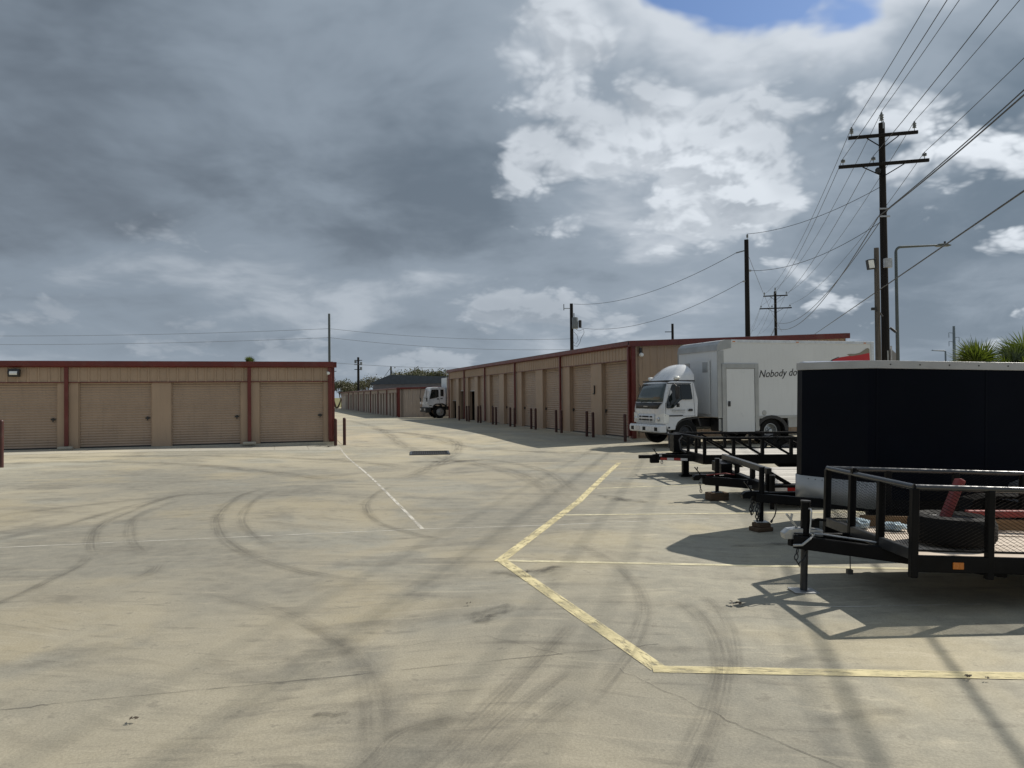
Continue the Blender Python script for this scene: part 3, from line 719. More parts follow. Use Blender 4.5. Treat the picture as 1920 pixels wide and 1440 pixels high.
# ------------------------------------------------------------------ storm drain
def drain():
    cx, cy = -2.63, 24.4; z = gz(cx, cy)
    t = thing('storm_drain', 'square storm drain with steel grate in the dip of the concrete yard', 'drain', (cx, cy, z + 0.008), 0.12)
    w, h = 0.62, 0.75
    MB().box(-w, w, -h, -h + 0.07, -0.02, 0.022).box(-w, w, h - 0.07, h, -0.02, 0.022).box(-w, -w + 0.07, -h + 0.07, h - 0.07, -0.02, 0.022).box(w - 0.07, w, -h + 0.07, h - 0.07, -0.02, 0.022).build('frame', M['grey_steel'], t)
    MB().box(-w + 0.05, w - 0.05, -h + 0.05, h - 0.05, 0.0, 0.004).build('pit', M['dark'], t)
    me = MB().box(-0.012, 0.012, -h + 0.07, h - 0.07, 0.006, 0.020).mesh('grate_bar'); me.materials.append(M['black'])
    for i in range(16): inst(me, 'grate_bar', t, (-w + 0.105 + i * 0.0687, 0, 0))
drain()

# ------------------------------------------------------------------ wheels and small hardware
def wheel(parent, c, r, w, side=1, rim_mat='white', hub=True, name='wheel', dual=False):
    """tyre with rim; axis along local y, face towards side"""
    cx, cy, cz = c; h = w / 2; s = side
    ty = MB().lathe([(r * 0.60, -h * 0.85), (r * 0.74, -h), (r * 0.93, -h * 0.96), (r, -h * 0.70), (r, -h * 0.28), (r * 0.985, -h * 0.26), (r * 0.985, -h * 0.14), (r, -h * 0.12),
                     (r, h * 0.12), (r * 0.985, h * 0.14), (r * 0.985, h * 0.26), (r, h * 0.28), (r, h * 0.70), (r * 0.93, h * 0.96), (r * 0.74, h), (r * 0.60, h * 0.85)], (cx, cy, cz), 'y', 32).build(name, M['rubber'], parent, smooth=35)
    d = -s * (h * 0.30) if dual else s * h * 0.25
    MB().lathe([(r * 0.61, s * h * 0.84), (r * 0.56, s * h * 0.86), (r * 0.53, s * h * 0.70), (r * 0.50, d), (r * 0.30, d + s * 0.02), (r * 0.28, d + s * 0.05), (r * 0.16, d + s * 0.06), (r * 0.15, d + s * 0.14), (0.0, d + s * 0.15)],
               (cx, cy, cz), 'y', 28).build('rim', M[rim_mat], ty, smooth=35)
    nb = MB()
    for k in range(6):
        a = math.pi / 3 * k
        nb.lathe([(0.014, d + s * 0.05), (0.014, d + s * 0.075), (0, d + s * 0.078)], (cx + r * 0.22 * math.cos(a), cy, cz + r * 0.22 * math.sin(a)), 'y', 6)
    nb.build('lug_nut', M['grey_steel'], ty)
    return ty

def chain(parent, pts, link=0.05, r=0.005, mat='grey_steel', name='safety_chain'):
    mb = MB(); P = [Vector(p) for p in pts]; tot = []
    seg = []
    for a, b in zip(P[:-1], P[1:]):
        n = max(1, int((b - a).length / (link * 0.72)))
        for k in range(n): seg.append((a.lerp(b, (k + 0.5) / n), (b - a).normalized()))
    for i, (c, t) in enumerate(seg):
        side = t.cross(Vector((0, 1, 0.3))); side.normalize()
        if i % 2: side = side.cross(t).normalized()
        ring = []
        for k in range(8):
            a = 2 * math.pi * k / 8
            ring.append(c + t * math.cos(a) * link * 0.5 + side * math.sin(a) * link * 0.30)
        mb.tube(ring + [ring[0]], r, 4, cap=False)
    return mb.build(name, M[mat], parent)

def text_mesh(body, size, shear=0.0, extrude=0.004, width=1.0):
    cu = bpy.data.curves.new('lettering', 'FONT'); cu.body = body; cu.size = size; cu.shear = shear; cu.extrude = extrude; cu.resolution_u = 3
    o = bpy.data.objects.new('lettering', cu); COL.objects.link(o); bpy.context.view_layer.update()
    me = bpy.data.meshes.new_from_object(o.evaluated_get(bpy.context.evaluated_depsgraph_get()))
    bpy.data.objects.remove(o); bpy.data.curves.remove(cu)
    return me

def loft(parent, name, mat, prof, wf, n=10, smooth=40, bevel=0.0):
    """closed side profile (x,z) lofted across y with half width wf(x,z) -> widths"""
    mb = MB(); m = len(prof); rows = []
    for k in range(n + 1):
        f = -1 + 2 * k / n
        mb.v += [(x, f * wf(x, z), z) for x, z in prof]
    for k in range(n):
        for i in range(m):
            j = (i + 1) % m
            mb.f.append((k * m + i, k * m + j, (k + 1) * m + j, (k + 1) * m + i))
    mb.f.append(tuple(range(m))); mb.f.append(tuple(n * m + i for i in range(m))[::-1])
    return mb.build(name, mat, parent, smooth=smooth, bevel=bevel)

# ------------------------------------------------------------------ white box truck (local: x forward, +y towards the camera)
def box_truck():
    q = grid(19.12, 21.95)
    t = thing('box_truck', 'white box truck with cab-over cab and Nobody lettering parked behind the trailers', 'truck', q, GA + math.pi)
    H = 1.2
    # chassis
    MB().box(0.3, 7.3, -0.42, -0.34, 0.55, 0.80).box(0.3, 7.3, 0.34, 0.42, 0.55, 0.80).box(0.9, 1.0, -0.34, 0.34, 0.58, 0.76).box(3.5, 3.6, -0.34, 0.34, 0.58, 0.76).box(6.2, 6.35, -0.34, 0.34, 0.58, 0.76).build('chassis', M['plastic'], t)
    MB().cyl((4.05, -0.9, 0.42), (4.05, 0.9, 0.42), 0.09, 10).cyl((6.95, -0.8, 0.40), (6.95, 0.8, 0.40), 0.07, 10).build('axle', M['plastic'], t)
    MB().box(4.9, 5.8, -0.95, -0.45, 0.42, 0.80).build('fuel_tank', M['galv'], t, bevel=0.06)
    MB().box(4.75, 5.75, 0.45, 1.0, 0.42, 0.80).build('battery_box', M['plastic'], t, bevel=0.03)
    # cargo box
    prof = [(0.0, 0.86), (0.0, 3.26), (5.62, 3.26), (5.80, 3.22), (5.90, 3.12), (5.93, 2.98), (5.93, 0.86)]
    box = MB().prism(prof, -H, H, 'xz').build('cargo_box', M['box_white'], t, smooth=30, bevel=0.02)
    MB().prism([(5.45, 3.02), (5.45, 3.275), (5.64, 3.275), (5.82, 3.235), (5.925, 3.13), (5.955, 2.98), (5.955, 2.93), (5.90, 2.93)], -H - 0.012, H + 0.012, 'xz').build('front_cap', M['box_grey'], box, smooth=30)
    for y in (-H, H):
        s = 1 if y > 0 else -1
        MB().box(5.72, 5.95, y - 0.006 if s > 0 else y - 0.016, y + 0.016 if s > 0 else y + 0.006, 0.84, 2.93).build('corner_post', M['box_grey'], box, bevel=0.006)
        MB().box(-0.02, 0.10, y - 0.006 if s > 0 else y - 0.016, y + 0.016 if s > 0 else y + 0.006, 0.84, 3.27).build('corner_post', M['alu'], box, bevel=0.006)
        MB().box(0.10, 5.45, y - 0.006 if s > 0 else y - 0.014, y + 0.014 if s > 0 else y + 0.006, 3.18, 3.275).build('top_rail', M['alu'], box, bevel=0.006)
        MB().box(0.10, 5.72, y - 0.006 if s > 0 else y - 0.013, y + 0.013 if s > 0 else y + 0.006, 0.80, 0.89).build('bottom_rail', M['box_grey'], box, bevel=0.006)
        for xm in (0.35, 3.0, 5.35): MB().box(xm - 0.05, xm + 0.05, y * 1.012 - 0.004, y * 1.012 + 0.004, 3.205, 3.235).build('marker_light', M['amber'], box)
    MB().box(5.955, 5.975, -0.75, 0.80, 0.95, 2.66).build('nose_panel', M['box_white'], box, bevel=0.008)
    for y in (-0.52, 0.55): MB().box(5.975, 5.995, y - 0.14, y + 0.14, 2.28, 2.60).build('vent', M['box_grey'], box, bevel=0.01)
    # skirt and side door on the near side
    MB().box(4.42, 5.90, H - 0.06, H - 0.02, 0.44, 0.82).build('skirt', M['box_grey'], t, bevel=0.01)
    dr = MB().box(4.48, 4.62, H + 0.005, H + 0.035, 0.42, 2.53).box(5.66, 5.80, H + 0.017, H + 0.040, 0.42, 2.53).box(4.62, 5.66, H + 0.005, H + 0.035, 2.38, 2.53).build('door_frame', M['box_grey'], t, bevel=0.008)
    d = MB().box(4.635, 5.645, H + 0.003, H + 0.028, 0.40, 2.365).build('side_door', M['box_white'], t, bevel=0.010)
    MB().box(5.52, 5.60, H + 0.029, H + 0.06, 1.20, 1.36).build('door_handle', M['plastic'], d, bevel=0.01)
    MB().cyl((4.62, H + 0.03, 0.7), (4.62, H + 0.03, 0.82), 0.018, 8).cyl((4.62, H + 0.03, 1.9), (4.62, H + 0.03, 2.02), 0.018, 8).build('hinge', M['box_grey'], d)
    MB().lathe([(0.0, 0.012), (0.075, 0.012), (0.085, 0.0)], (4.27, H, 0.98), 'y', 18).build('fuel_filler', M['box_grey'], t)
    # rear arch
    arch = [(math.cos(math.radians(a)) * 0.62, math.sin(math.radians(a)) * 0.50) for a in range(0, 181, 15)]
    inner = [(math.cos(math.radians(a)) * 0.50, math.sin(math.radians(a)) * 0.40) for a in range(180, -1, -15)]
    MB().prism([(4.01 + x, 0.40 + z) for x, z in arch + inner], H - 0.30, H + 0.02, 'xz').build('wheel_arch', M['plastic'], t)
    MB().box(0.4, 3.38, H - 0.06, H - 0.02, 0.50, 0.82).build('skirt', M['box_grey'], t, bevel=0.01)
    for y, s in ((H - 0.16, 1), (-H + 0.16, -1)):
        wheel(t, (4.01, y, 0.40), 0.40, 0.24, s, 'galv', dual=True); wheel(t, (4.01, y - s * 0.30, 0.40), 0.40, 0.24, s, 'galv', dual=True)
        MB().box(3.36, 3.375, y - 0.3, y + 0.14, 0.18, 0.72).build('mud_flap', M['rubber'], t)
        wheel(t, (6.95, y - s * 0.14, 0.40), 0.40, 0.22, s, 'plastic')  # front rims coloured black to stand in for shade in the wheel well
    MB().box(-0.06, 0.0, -H + 0.1, H - 0.1, 0.46, 0.60).build('rear_bumper', M['galv'], t, bevel=0.02)
    MB().box(-0.03, -0.004, -H + 0.08, H - 0.08, 0.92, 3.12).build('rear_door', M['box_white'], box)
    # cab
    cabp = [(7.62, 0.50), (7.34, 0.50), (7.30, 0.62), (7.22, 0.74), (7.08, 0.83), (6.92, 0.87), (6.54, 0.90), (6.50, 1.40), (6.58, 1.93), (6.64, 1.98), (7.36, 2.00), (7.50, 1.95), (7.66, 1.60), (7.755, 1.33), (7.79, 1.14), (7.77, 0.72), (7.72, 0.64)]
    def cw(x, z):
        w = 1.0 if z < 1.3 else 1.0 - 0.13 * (z - 1.3) / 0.7
        return w
    mb = MB(); m = len(cabp); n = 8
    for k in range(n + 1):
        f = -1 + 2 * k / n; bow = 0.10 * (1 - f ** 4)
        for x, z in cabp:
            xx = x + (bow - 0.10) * max(0.0, (x - 7.2) / 0.55)
            mb.v.append((xx, f * cw(x, z), z + (0.03 * (1 - f * f) if z > 1.9 else 0)))
    for k in range(n):
        for i in range(m):
            j = (i + 1) % m; mb.f.append((k * m + i, k * m + j, (k + 1) * m + j, (k + 1) * m + i))
    mb.f.append(tuple(range(m))); mb.f.append(tuple(n * m + i for i in range(m))[::-1])
    cab = mb.build('cab', M['white'], t, smooth=38, bevel=0.018)
    def frontx(f, x): return x + (0.10 * (1 - f ** 4) - 0.10) * max(0.0, (x - 7.2) / 0.55)
    def front_sheet(name, mat, pts, off, parent=cab, cols=10):
        """sheet that follows the bowed cab front; pts = (x, z, half width) rows"""
        b = MB(); r = len(pts)
        for k in range(cols + 1):
            f = -1 + 2 * k / cols
            for x, z, w in pts:
                fy = f * w; b.v.append((frontx(fy / cw(x, z), x) + off, fy, z))
        for k in range(cols):
            for i in range(r - 1): b.f.append((k * r + i, k * r + i + 1, (k + 1) * r + i + 1, (k + 1) * r + i))
        o = b.build(name, M[mat], parent, smooth=True)
        sm = o.modifiers.new('thick', 'SOLIDIFY'); sm.thickness = 0.008; sm.offset = 0
        return o
    ws = front_sheet('windscreen', 'glass2', [(7.515, 1.93, 0.78), (7.60, 1.735, 0.82), (7.66, 1.60, 0.85), (7.745, 1.36, 0.90)], 0.012)
    front_sheet('cowl_panel', 'plastic', [(7.757, 1.335, 0.90), (7.77, 1.25, 0.80), (7.79, 1.15, 0.74)], 0.012)
    MB().box(7.795, 7.81, -0.13, 0.13, 1.205, 1.235).build('emblem', M['galv'], cab)
    for y in (-0.30, 0.42):
        MB().bar((7.80, y, 1.345), (7.775, y + 0.42, 1.42), 0.02, 0.012).build('wiper', M['plastic'], ws)
    g = front_sheet('grille', 'white', [(7.785, 0.98, 0.56), (7.775, 0.72, 0.56)], 0.014)
    for z in (0.90, 0.80):
        for y0, y1 in ((-0.44, -0.30), (-0.24, 0.20), (0.27, 0.42)):
            MB().box(7.78, 7.81, y0, y1, z - 0.022, z + 0.022).build('grille_slot', M['dark'], g)
    for s in (-1, 1):
        hl = MB().add([(7.70, s * 0.99, 1.02), (7.775, s * 0.60, 0.93), (7.775, s * 0.60, 0.72), (7.69, s * 1.005, 0.70), (7.54, s * 1.012, 0.96), (7.54, s * 1.012, 0.74)],
                      [(0, 1, 2, 3), (0, 3, 5, 4)]).build('headlight', M['lamp_lens'], cab)
        sm = hl.modifiers.new('thick', 'SOLIDIFY'); sm.thickness = 0.025; sm.offset = 0
        MB().lathe([(0.0, 0.03), (0.05, 0.03), (0.07, 0.0)], (7.765, s * 0.76, 0.83), 'x', 14).build('bulb', M['alu'], hl, smooth=True)
    bp = MB().prism([(7.86, 0.42), (7.88, 0.48), (7.88, 0.60), (7.85, 0.655), (7.62, 0.655), (7.62, 0.42)], -1.02, 1.02, 'xz').build('bumper', M['white'], t, bevel=0.03)
    for y in (-0.78, 0.02, 0.80): MB().box(7.87, 7.887, y - 0.10, y + 0.10, 0.47, 0.585).build('bumper_slot', M['dark'], bp, bevel=0.01)
    MB().box(7.882, 7.893, -0.55, -0.28, 0.46, 0.60).build('number_plate', M['whitelens'], bp)
    MB().box(7.45, 7.60, -0.95, 0.95, 0.36, 0.50).build('air_dam', M['plastic'], t)
    # side glazing, door seams, handle, step
    for s in (1, -1):
        def side(name, mat, poly, off, par=cab, th=0.008):
            b = MB(); mm = len(poly)
            vs = [(x, s * (cw(x, z) + off), z) for x, z in poly] + [(x, s * (cw(x, z) + off - th), z) for x, z in poly]
            b.add(vs, [tuple(range(mm)), tuple(range(2 * mm - 1, mm - 1, -1))] + [(i, (i + 1) % mm, (i + 1) % mm + mm, i + mm) for i in range(mm)])
            return b.build(name, M[mat], par)
        side('side_window', 'glass', [(7.61, 1.19), (7.585, 1.165), (7.41, 1.165), (7.36, 1.19), (7.13, 1.40), (7.06, 1.43), (6.72, 1.43), (6.69, 1.46), (6.71, 1.88), (6.74, 1.905), (7.33, 1.90), (7.38, 1.86), (7.60, 1.34)], 0.004)
        side('window_pillar', 'plastic', [(7.075, 1.44), (7.055, 1.44), (7.055, 1.90), (7.075, 1.90)], 0.010)
        side('sun_visor_strip', 'plastic', [(7.40, 1.935), (6.70, 1.935), (6.70, 1.915), (7.38, 1.915)], 0.014)
        for x0, x1, z0, z1 in ((7.642, 7.632, 0.92, 1.34), (6.632, 6.622, 0.92, 1.93), (7.64, 6.63, 0.925, 0.915)):
            side('door_seam', 'dark', [(x0, z0), (x1, z0), (x1, z1), (x0, z1)], 0.002, th=0.006)
        side('belt_trim', 'plastic', [(7.66, 0.955), (7.05, 0.955), (7.05, 0.93), (7.66, 0.935)], 0.008)
        hd = side('door_handle', 'plastic', [(6.86, 1.11), (6.87, 1.07), (6.72, 1.07), (6.70, 1.11), (6.73, 1.14), (6.84, 1.14)], 0.015)
        side('lower_light', 'plastic', [(7.56, 0.60), (7.50, 0.60), (7.50, 0.55), (7.56, 0.55)], 0.012)
        # mirrors on tubular arms
        mr = MB().tube([(7.55, s * 0.93, 1.93), (7.42, s * 1.14, 1.92), (7.36, s * 1.20, 1.84), (7.34, s * 1.20, 1.46), (7.42, s * 1.08, 1.30), (7.52, s * 1.0, 1.26)], 0.014, 8).build('mirror_arm', M['plastic'], cab)
        MB().box(7.31, 7.37, s * 1.20 - 0.10, s * 1.20 + 0.10, 1.46, 1.84).build('mirror', M['plastic'], mr, bevel=0.02)
        MB().box(7.28, 7.34, s * 1.17 - 0.06, s * 1.17 + 0.06, 1.20, 1.32).build('spot_mirror', M['plastic'], mr, bevel=0.015)
        MB().prism([(7.31, 0.60), (7.24, 0.72), (7.10, 0.80), (6.93, 0.84), (6.50, 0.87), (6.42, 0.60), (6.46, 0.60), (6.54, 0.84), (6.92, 0.81), (7.08, 0.77), (7.20, 0.70), (7.27, 0.60)], s * 0.62, s * 1.005, 'xz').build('fender_liner', M['plastic'], t)
    # roof fairing
    fp = [(7.46, 2.02), (7.36, 2.12), (7.20, 2.28), (7.00, 2.43), (6.82, 2.51), (6.66, 2.545), (6.56, 2.545), (6.52, 2.50), (6.52, 2.02)]
    fb = MB(); n = 14; m = len(fp)
    for k in range(n + 1):
        f = -1 + 2 * k / n; sc = (1 - abs(f) ** 3.2 * 0.62)
        for x, z in fp:
            zz = 2.02 + (z - 2.02) * sc; xx = x if x < 6.7 else x - (x - 6.7) * 0.25 * abs(f) ** 2.5
            wdt = 0.80 - 0.06 * (z - 2.02)
            fb.v.append((xx, f * wdt, zz))
    for k in range(n):
        for i in range(m):
            j = (i + 1) % m; fb.f.append((k * m + i, k * m + j, (k + 1) * m + j, (k + 1) * m + i))
    fb.f.append(tuple(range(m))); fb.f.append(tuple(n * m + i for i in range(m))[::-1])
    fair = fb.build('roof_fairing', M['white'], t, smooth=50)
    MB().box(6.50, 7.48, -0.80, 0.80, 1.99, 2.03).build('fairing_seal', M['plastic'], fair)
    for s in (-1, 1):
        lm = MB().lathe([(0.0, 0.13), (0.05, 0.12), (0.062, 0.04), (0.05, -0.04), (0.02, -0.06), (0, -0.06)], (7.12, s * 0.84, 2.10), 'x', 12).build('roof_lamp', M['lamp_lens'], cab, smooth=True)
        MB().box(7.10, 7.14, s * 0.84 - 0.015, s * 0.84 + 0.015, 2.0, 2.06).build('lamp_bracket', M['plastic'], lm)
    # lettering and emblem on the box side
    me = text_mesh('Nobody do', 0.30, 0.32); me.materials.append(M['letter'])
    xs = [v.co.x for v in me.vertices]; sc = 1.42 / (max(xs) - min(xs))
    o = bpy.data.objects.new('lettering', me); COL.objects.link(o); o.parent = t
    o.rotation_euler = Euler((math.pi / 2, -0.045, math.pi), 'XYZ'); o.location = (4.46, H + 0.004, 2.09); o.scale = (sc, sc * 1.08, 1)
    lg = [(1.86, 2.40), (1.80, 2.52), (1.62, 2.66), (1.36, 2.74), (1.0, 2.79), (0.55, 2.84), (0.16, 2.90), (0.14, 2.40)]
    MB().prism(lg, H + 0.002, H + 0.006, 'xz').build('emblem', M['logo_red'], t)
    MB().prism([(1.90, 2.40), (1.84, 2.53), (1.66, 2.675), (1.40, 2.76), (1.38, 2.745), (1.63, 2.655), (1.80, 2.51), (1.86, 2.40)], H + 0.002, H + 0.005, 'xz').build('emblem_outline', M['letter'], t)
    MB().prism([(1.06, 2.84), (0.98, 2.80), (0.90, 2.785), (0.50, 2.84), (0.16, 2.90), (0.16, 3.02), (0.22, 3.06), (0.30, 3.04), (0.40, 2.98), (0.55, 2.90), (0.75, 2.86), (0.95, 2.86)], H + 0.002, H + 0.008, 'xz').build('emblem_fin', M['logo_grey'], t)
    # faded company name on the cab door: ghosts of letters too worn to read
    fm = MB(); rr = random.Random(2); x = 7.42
    for k in range(9):
        w = 0.030; fm.box(x - w, x, 1.0 + 0.003, 1.0 + 0.005, 1.065, 1.125); x -= 0.052
    fm.box(7.40, 6.96, 1.003, 1.005, 1.02, 1.03).build('worn_lettering', M['faint'], cab)
    return t
box_truck()

# ------------------------------------------------------------------ far cab-over truck
def far_truck():
    q = grid(17.25, 56.95)
    t = thing('cab_over_truck', 'white cab-over truck peeking out past the far end of the tall building', 'truck', q, GA + math.pi)
    H = 1.12
    MB().box(0.2, 6.0, -0.42, 0.42, 0.60, 0.85).build('chassis', M['plastic'], t)
    MB().box(0.0, 4.72, -H, H, 0.95, 3.0).build('cargo_box', M['box_white'], t, bevel=0.03)
    MB().box(4.70, 4.80, H - 0.10, H + 0.015, 0.9, 3.02).build('corner_post', M['alu'], t)
    cabp = [(6.24, 0.80), (5.86, 0.80), (5.80, 0.95), (5.62, 1.06), (5.15, 1.08), (4.86, 1.0), (4.84, 1.8), (4.90, 2.24), (5.0, 2.30), (5.85, 2.30), (5.98, 2.24), (6.16, 1.55), (6.22, 1.2)]
    cab = loft(t, 'cab', M['white'], cabp, lambda x, z: 1.05 - 0.10 * max(0, z - 1.4), 6, 40, 0.03)
    def side(name, mat, poly, off, s):
        b = MB(); mm = len(poly); w = lambda z: 1.05 - 0.10 * max(0, z - 1.4)
        b.add([(x, s * (w(z) + off), z) for x, z in poly] + [(x, s * (w(z) + off - 0.01), z) for x, z in poly], [tuple(range(mm)), tuple(range(2 * mm - 1, mm - 1, -1))] + [(i, (i + 1) % mm, (i + 1) % mm + mm, i + mm) for i in range(mm)])
        return b.build(name, M[mat], cab)
    for s in (1, -1):
        side('side_window', 'glass', [(6.08, 1.42), (5.92, 2.12), (5.40, 2.12), (5.40, 1.58), (5.55, 1.52)], 0.006, s)
        side('rear_window', 'glass', [(5.26, 1.62), (5.02, 1.62), (5.02, 2.12), (5.26, 2.12)], 0.006, s)
        side('door_seam', 'plastic', [(5.34, 1.10), (5.325, 1.10), (5.325, 2.2), (5.34, 2.2)], 0.004, s)
        side('door_handle', 'plastic', [(5.52, 1.38), (5.38, 1.38), (5.38, 1.46), (5.50, 1.46)], 0.012, s)
        side('vent_panel', 'plastic', [(5.26, 1.42), (5.10, 1.42), (5.10, 1.48), (5.26, 1.48)], 0.006, s)
        side('step_light', 'plastic', [(6.1, 0.90), (5.92, 0.90), (5.92, 0.96), (6.1, 0.96)], 0.006, s)
        mr = MB().tube([(6.02, s * 1.0, 2.2), (6.30, s * 1.22, 2.2), (6.38, s * 1.26, 1.5), (6.36, s * 1.22, 1.32)], 0.02, 6).build('mirror_arm', M['plastic'], cab)
        MB().box(6.30, 6.36, s * 1.24 - 0.12, s * 1.24 + 0.12, 1.22, 1.52).build('mirror', M['plastic'], mr, bevel=0.03)
        MB().box(6.29, 6.37, s * 1.24 - 0.13, s * 1.24 + 0.13, 1.02, 1.20).build('lower_mirror', M['white'], mr, bevel=0.03)
        wheel(t, (5.30, s * 0.92, 0.46), 0.46, 0.26, s, 'box_grey')
        wheel(t, (1.3, s * 0.92, 0.46), 0.46, 0.26, s, 'box_grey')
        MB().prism([(5.86, 0.80), (5.80, 0.97), (5.62, 1.07), (5.10, 1.09), (4.80, 0.96), (4.70, 0.60), (4.78, 0.60), (4.88, 0.92), (5.12, 1.02), (5.60, 1.0), (5.74, 0.92), (5.79, 0.78)], s * 0.6, s * 1.06, 'xz').build('fender', M['plastic'], t)
    MB().add([(5.99, -0.85, 2.16), (5.99, 0.85, 2.16), (6.175, 0.92, 1.48), (6.175, -0.92, 1.48)], [(0, 1, 2, 3)]).build('windscreen', M['glass2'], cab).modifiers.new('s', 'SOLIDIFY').thickness = 0.02
    MB().box(6.0, 6.40, -1.08, 1.08, 0.42, 0.82).build('bumper', M['plastic'], t, bevel=0.05)
    for y in (-0.8, 0.8): MB().box(6.40, 6.42, y - 0.16, y + 0.16, 0.58, 0.72).build('headlight', M['lamp_lens'], t)
far_truck()

# ------------------------------------------------------------------ trailers (local: +x to the rear, +y away from the camera, origin under the front rail)
def expanded(parent, o, ux, w, h, cw=0.048, ch=0.0125, wire=0.0031, depth=0.003):
    """expanded metal: zigzag strands meeting at the diamond knuckles"""
    o = Vector(o); ux = Vector(ux).normalized(); uz = Vector((0, 0, 1)); nn = ux.cross(uz)
    mb = MB(); rows = int(h / ch); cols = int(w / (cw / 2))
    for r in range(rows):
        b = len(mb.v)
        for c in range(cols + 1):
            p = o + ux * (c * cw / 2) + uz * (r * ch + (ch if (c + r) % 2 else 0.0))
            mb.v.append(tuple(p - uz * wire / 2)); mb.v.append(tuple(p + uz * wire / 2 + nn * depth))
        for c in range(cols): mb.f.append((b + 2 * c, b + 2 * c + 2, b + 2 * c + 3, b + 2 * c + 1))
    ob = mb.build('mesh_panel', M['black'], parent); ob['kind'] = 'stuff'
    return ob

def jack(parent, x, y, z0, z1, r=0.026, foot=0.16, name='jack', mat='black', lower='galv', handle=True):
    j = MB().cyl((x, y, z0 + (z1 - z0) * 0.50), (x, y, z1), r * 1.18, 14).build(name, M[mat], parent, smooth=40)
    MB().cyl((x, y, z0 + 0.012), (x, y, z0 + (z1 - z0) * 0.52), r * 0.92, 14).build('jack_leg', M[lower], j, smooth=40)
    MB().box(x - foot / 2, x + foot / 2, y - foot * 0.42, y + foot * 0.42, z0, z0 + 0.012).build('jack_foot', M['galv'], j, bevel=0.004)
    MB().cyl((x, y, z1), (x, y, z1 + 0.012), r * 1.28, 14).build('jack_cap', M['plastic'], j)
    if handle:
        MB().tube([(x, y, z1 - 0.05), (x + 0.02, y - 0.055, z1 - 0.05), (x + 0.025, y - 0.06, z1 - 0.07), (x + 0.015, y - 0.06, z1 - 0.24), (x + 0.015, y - 0.11, z1 - 0.245)], 0.007, 6).build('crank', M['alu'], j)
    return j

def coupler(parent, x, y, z, mat='galv', L=0.30):
    c = MB().prism([(x + L, z + 0.035), (x + 0.10, z + 0.045), (x + 0.02, z + 0.035), (x - 0.02, z), (x - 0.01, z - 0.045), (x + 0.07, z - 0.045), (x + 0.10, z - 0.01), (x + L, z - 0.02)], y - 0.045, y + 0.045, 'xz').build('coupler', M[mat], parent, bevel=0.005)
    MB().bar((x + 0.10, y, z + 0.045), (x + 0.015, y, z + 0.15), 0.03, 0.012).bar((x + 0.05, y, z + 0.10), (x + 0.06, y, z + 0.155), 0.025, 0.010).build('latch_lever', M[mat], c)
    return c

def planks(parent, x0, x1, y0, y1, z, n, th=0.035, mat='deck_wood', gap=0.008, seed=1):
    w = (y1 - y0) / n; me = MB().box(0, x1 - x0, 0.0, w - gap, 0, th).mesh('deck_plank'); me.materials.append(M[mat]); r = random.Random(seed)
    for i in range(n):
        o = inst(me, 'deck_plank', parent, (x0 + r.uniform(-0.006, 0.006), y0 + i * w + gap / 2, z + r.uniform(-0.003, 0.004)), (r.uniform(-0.004, 0.004), 0, 0))

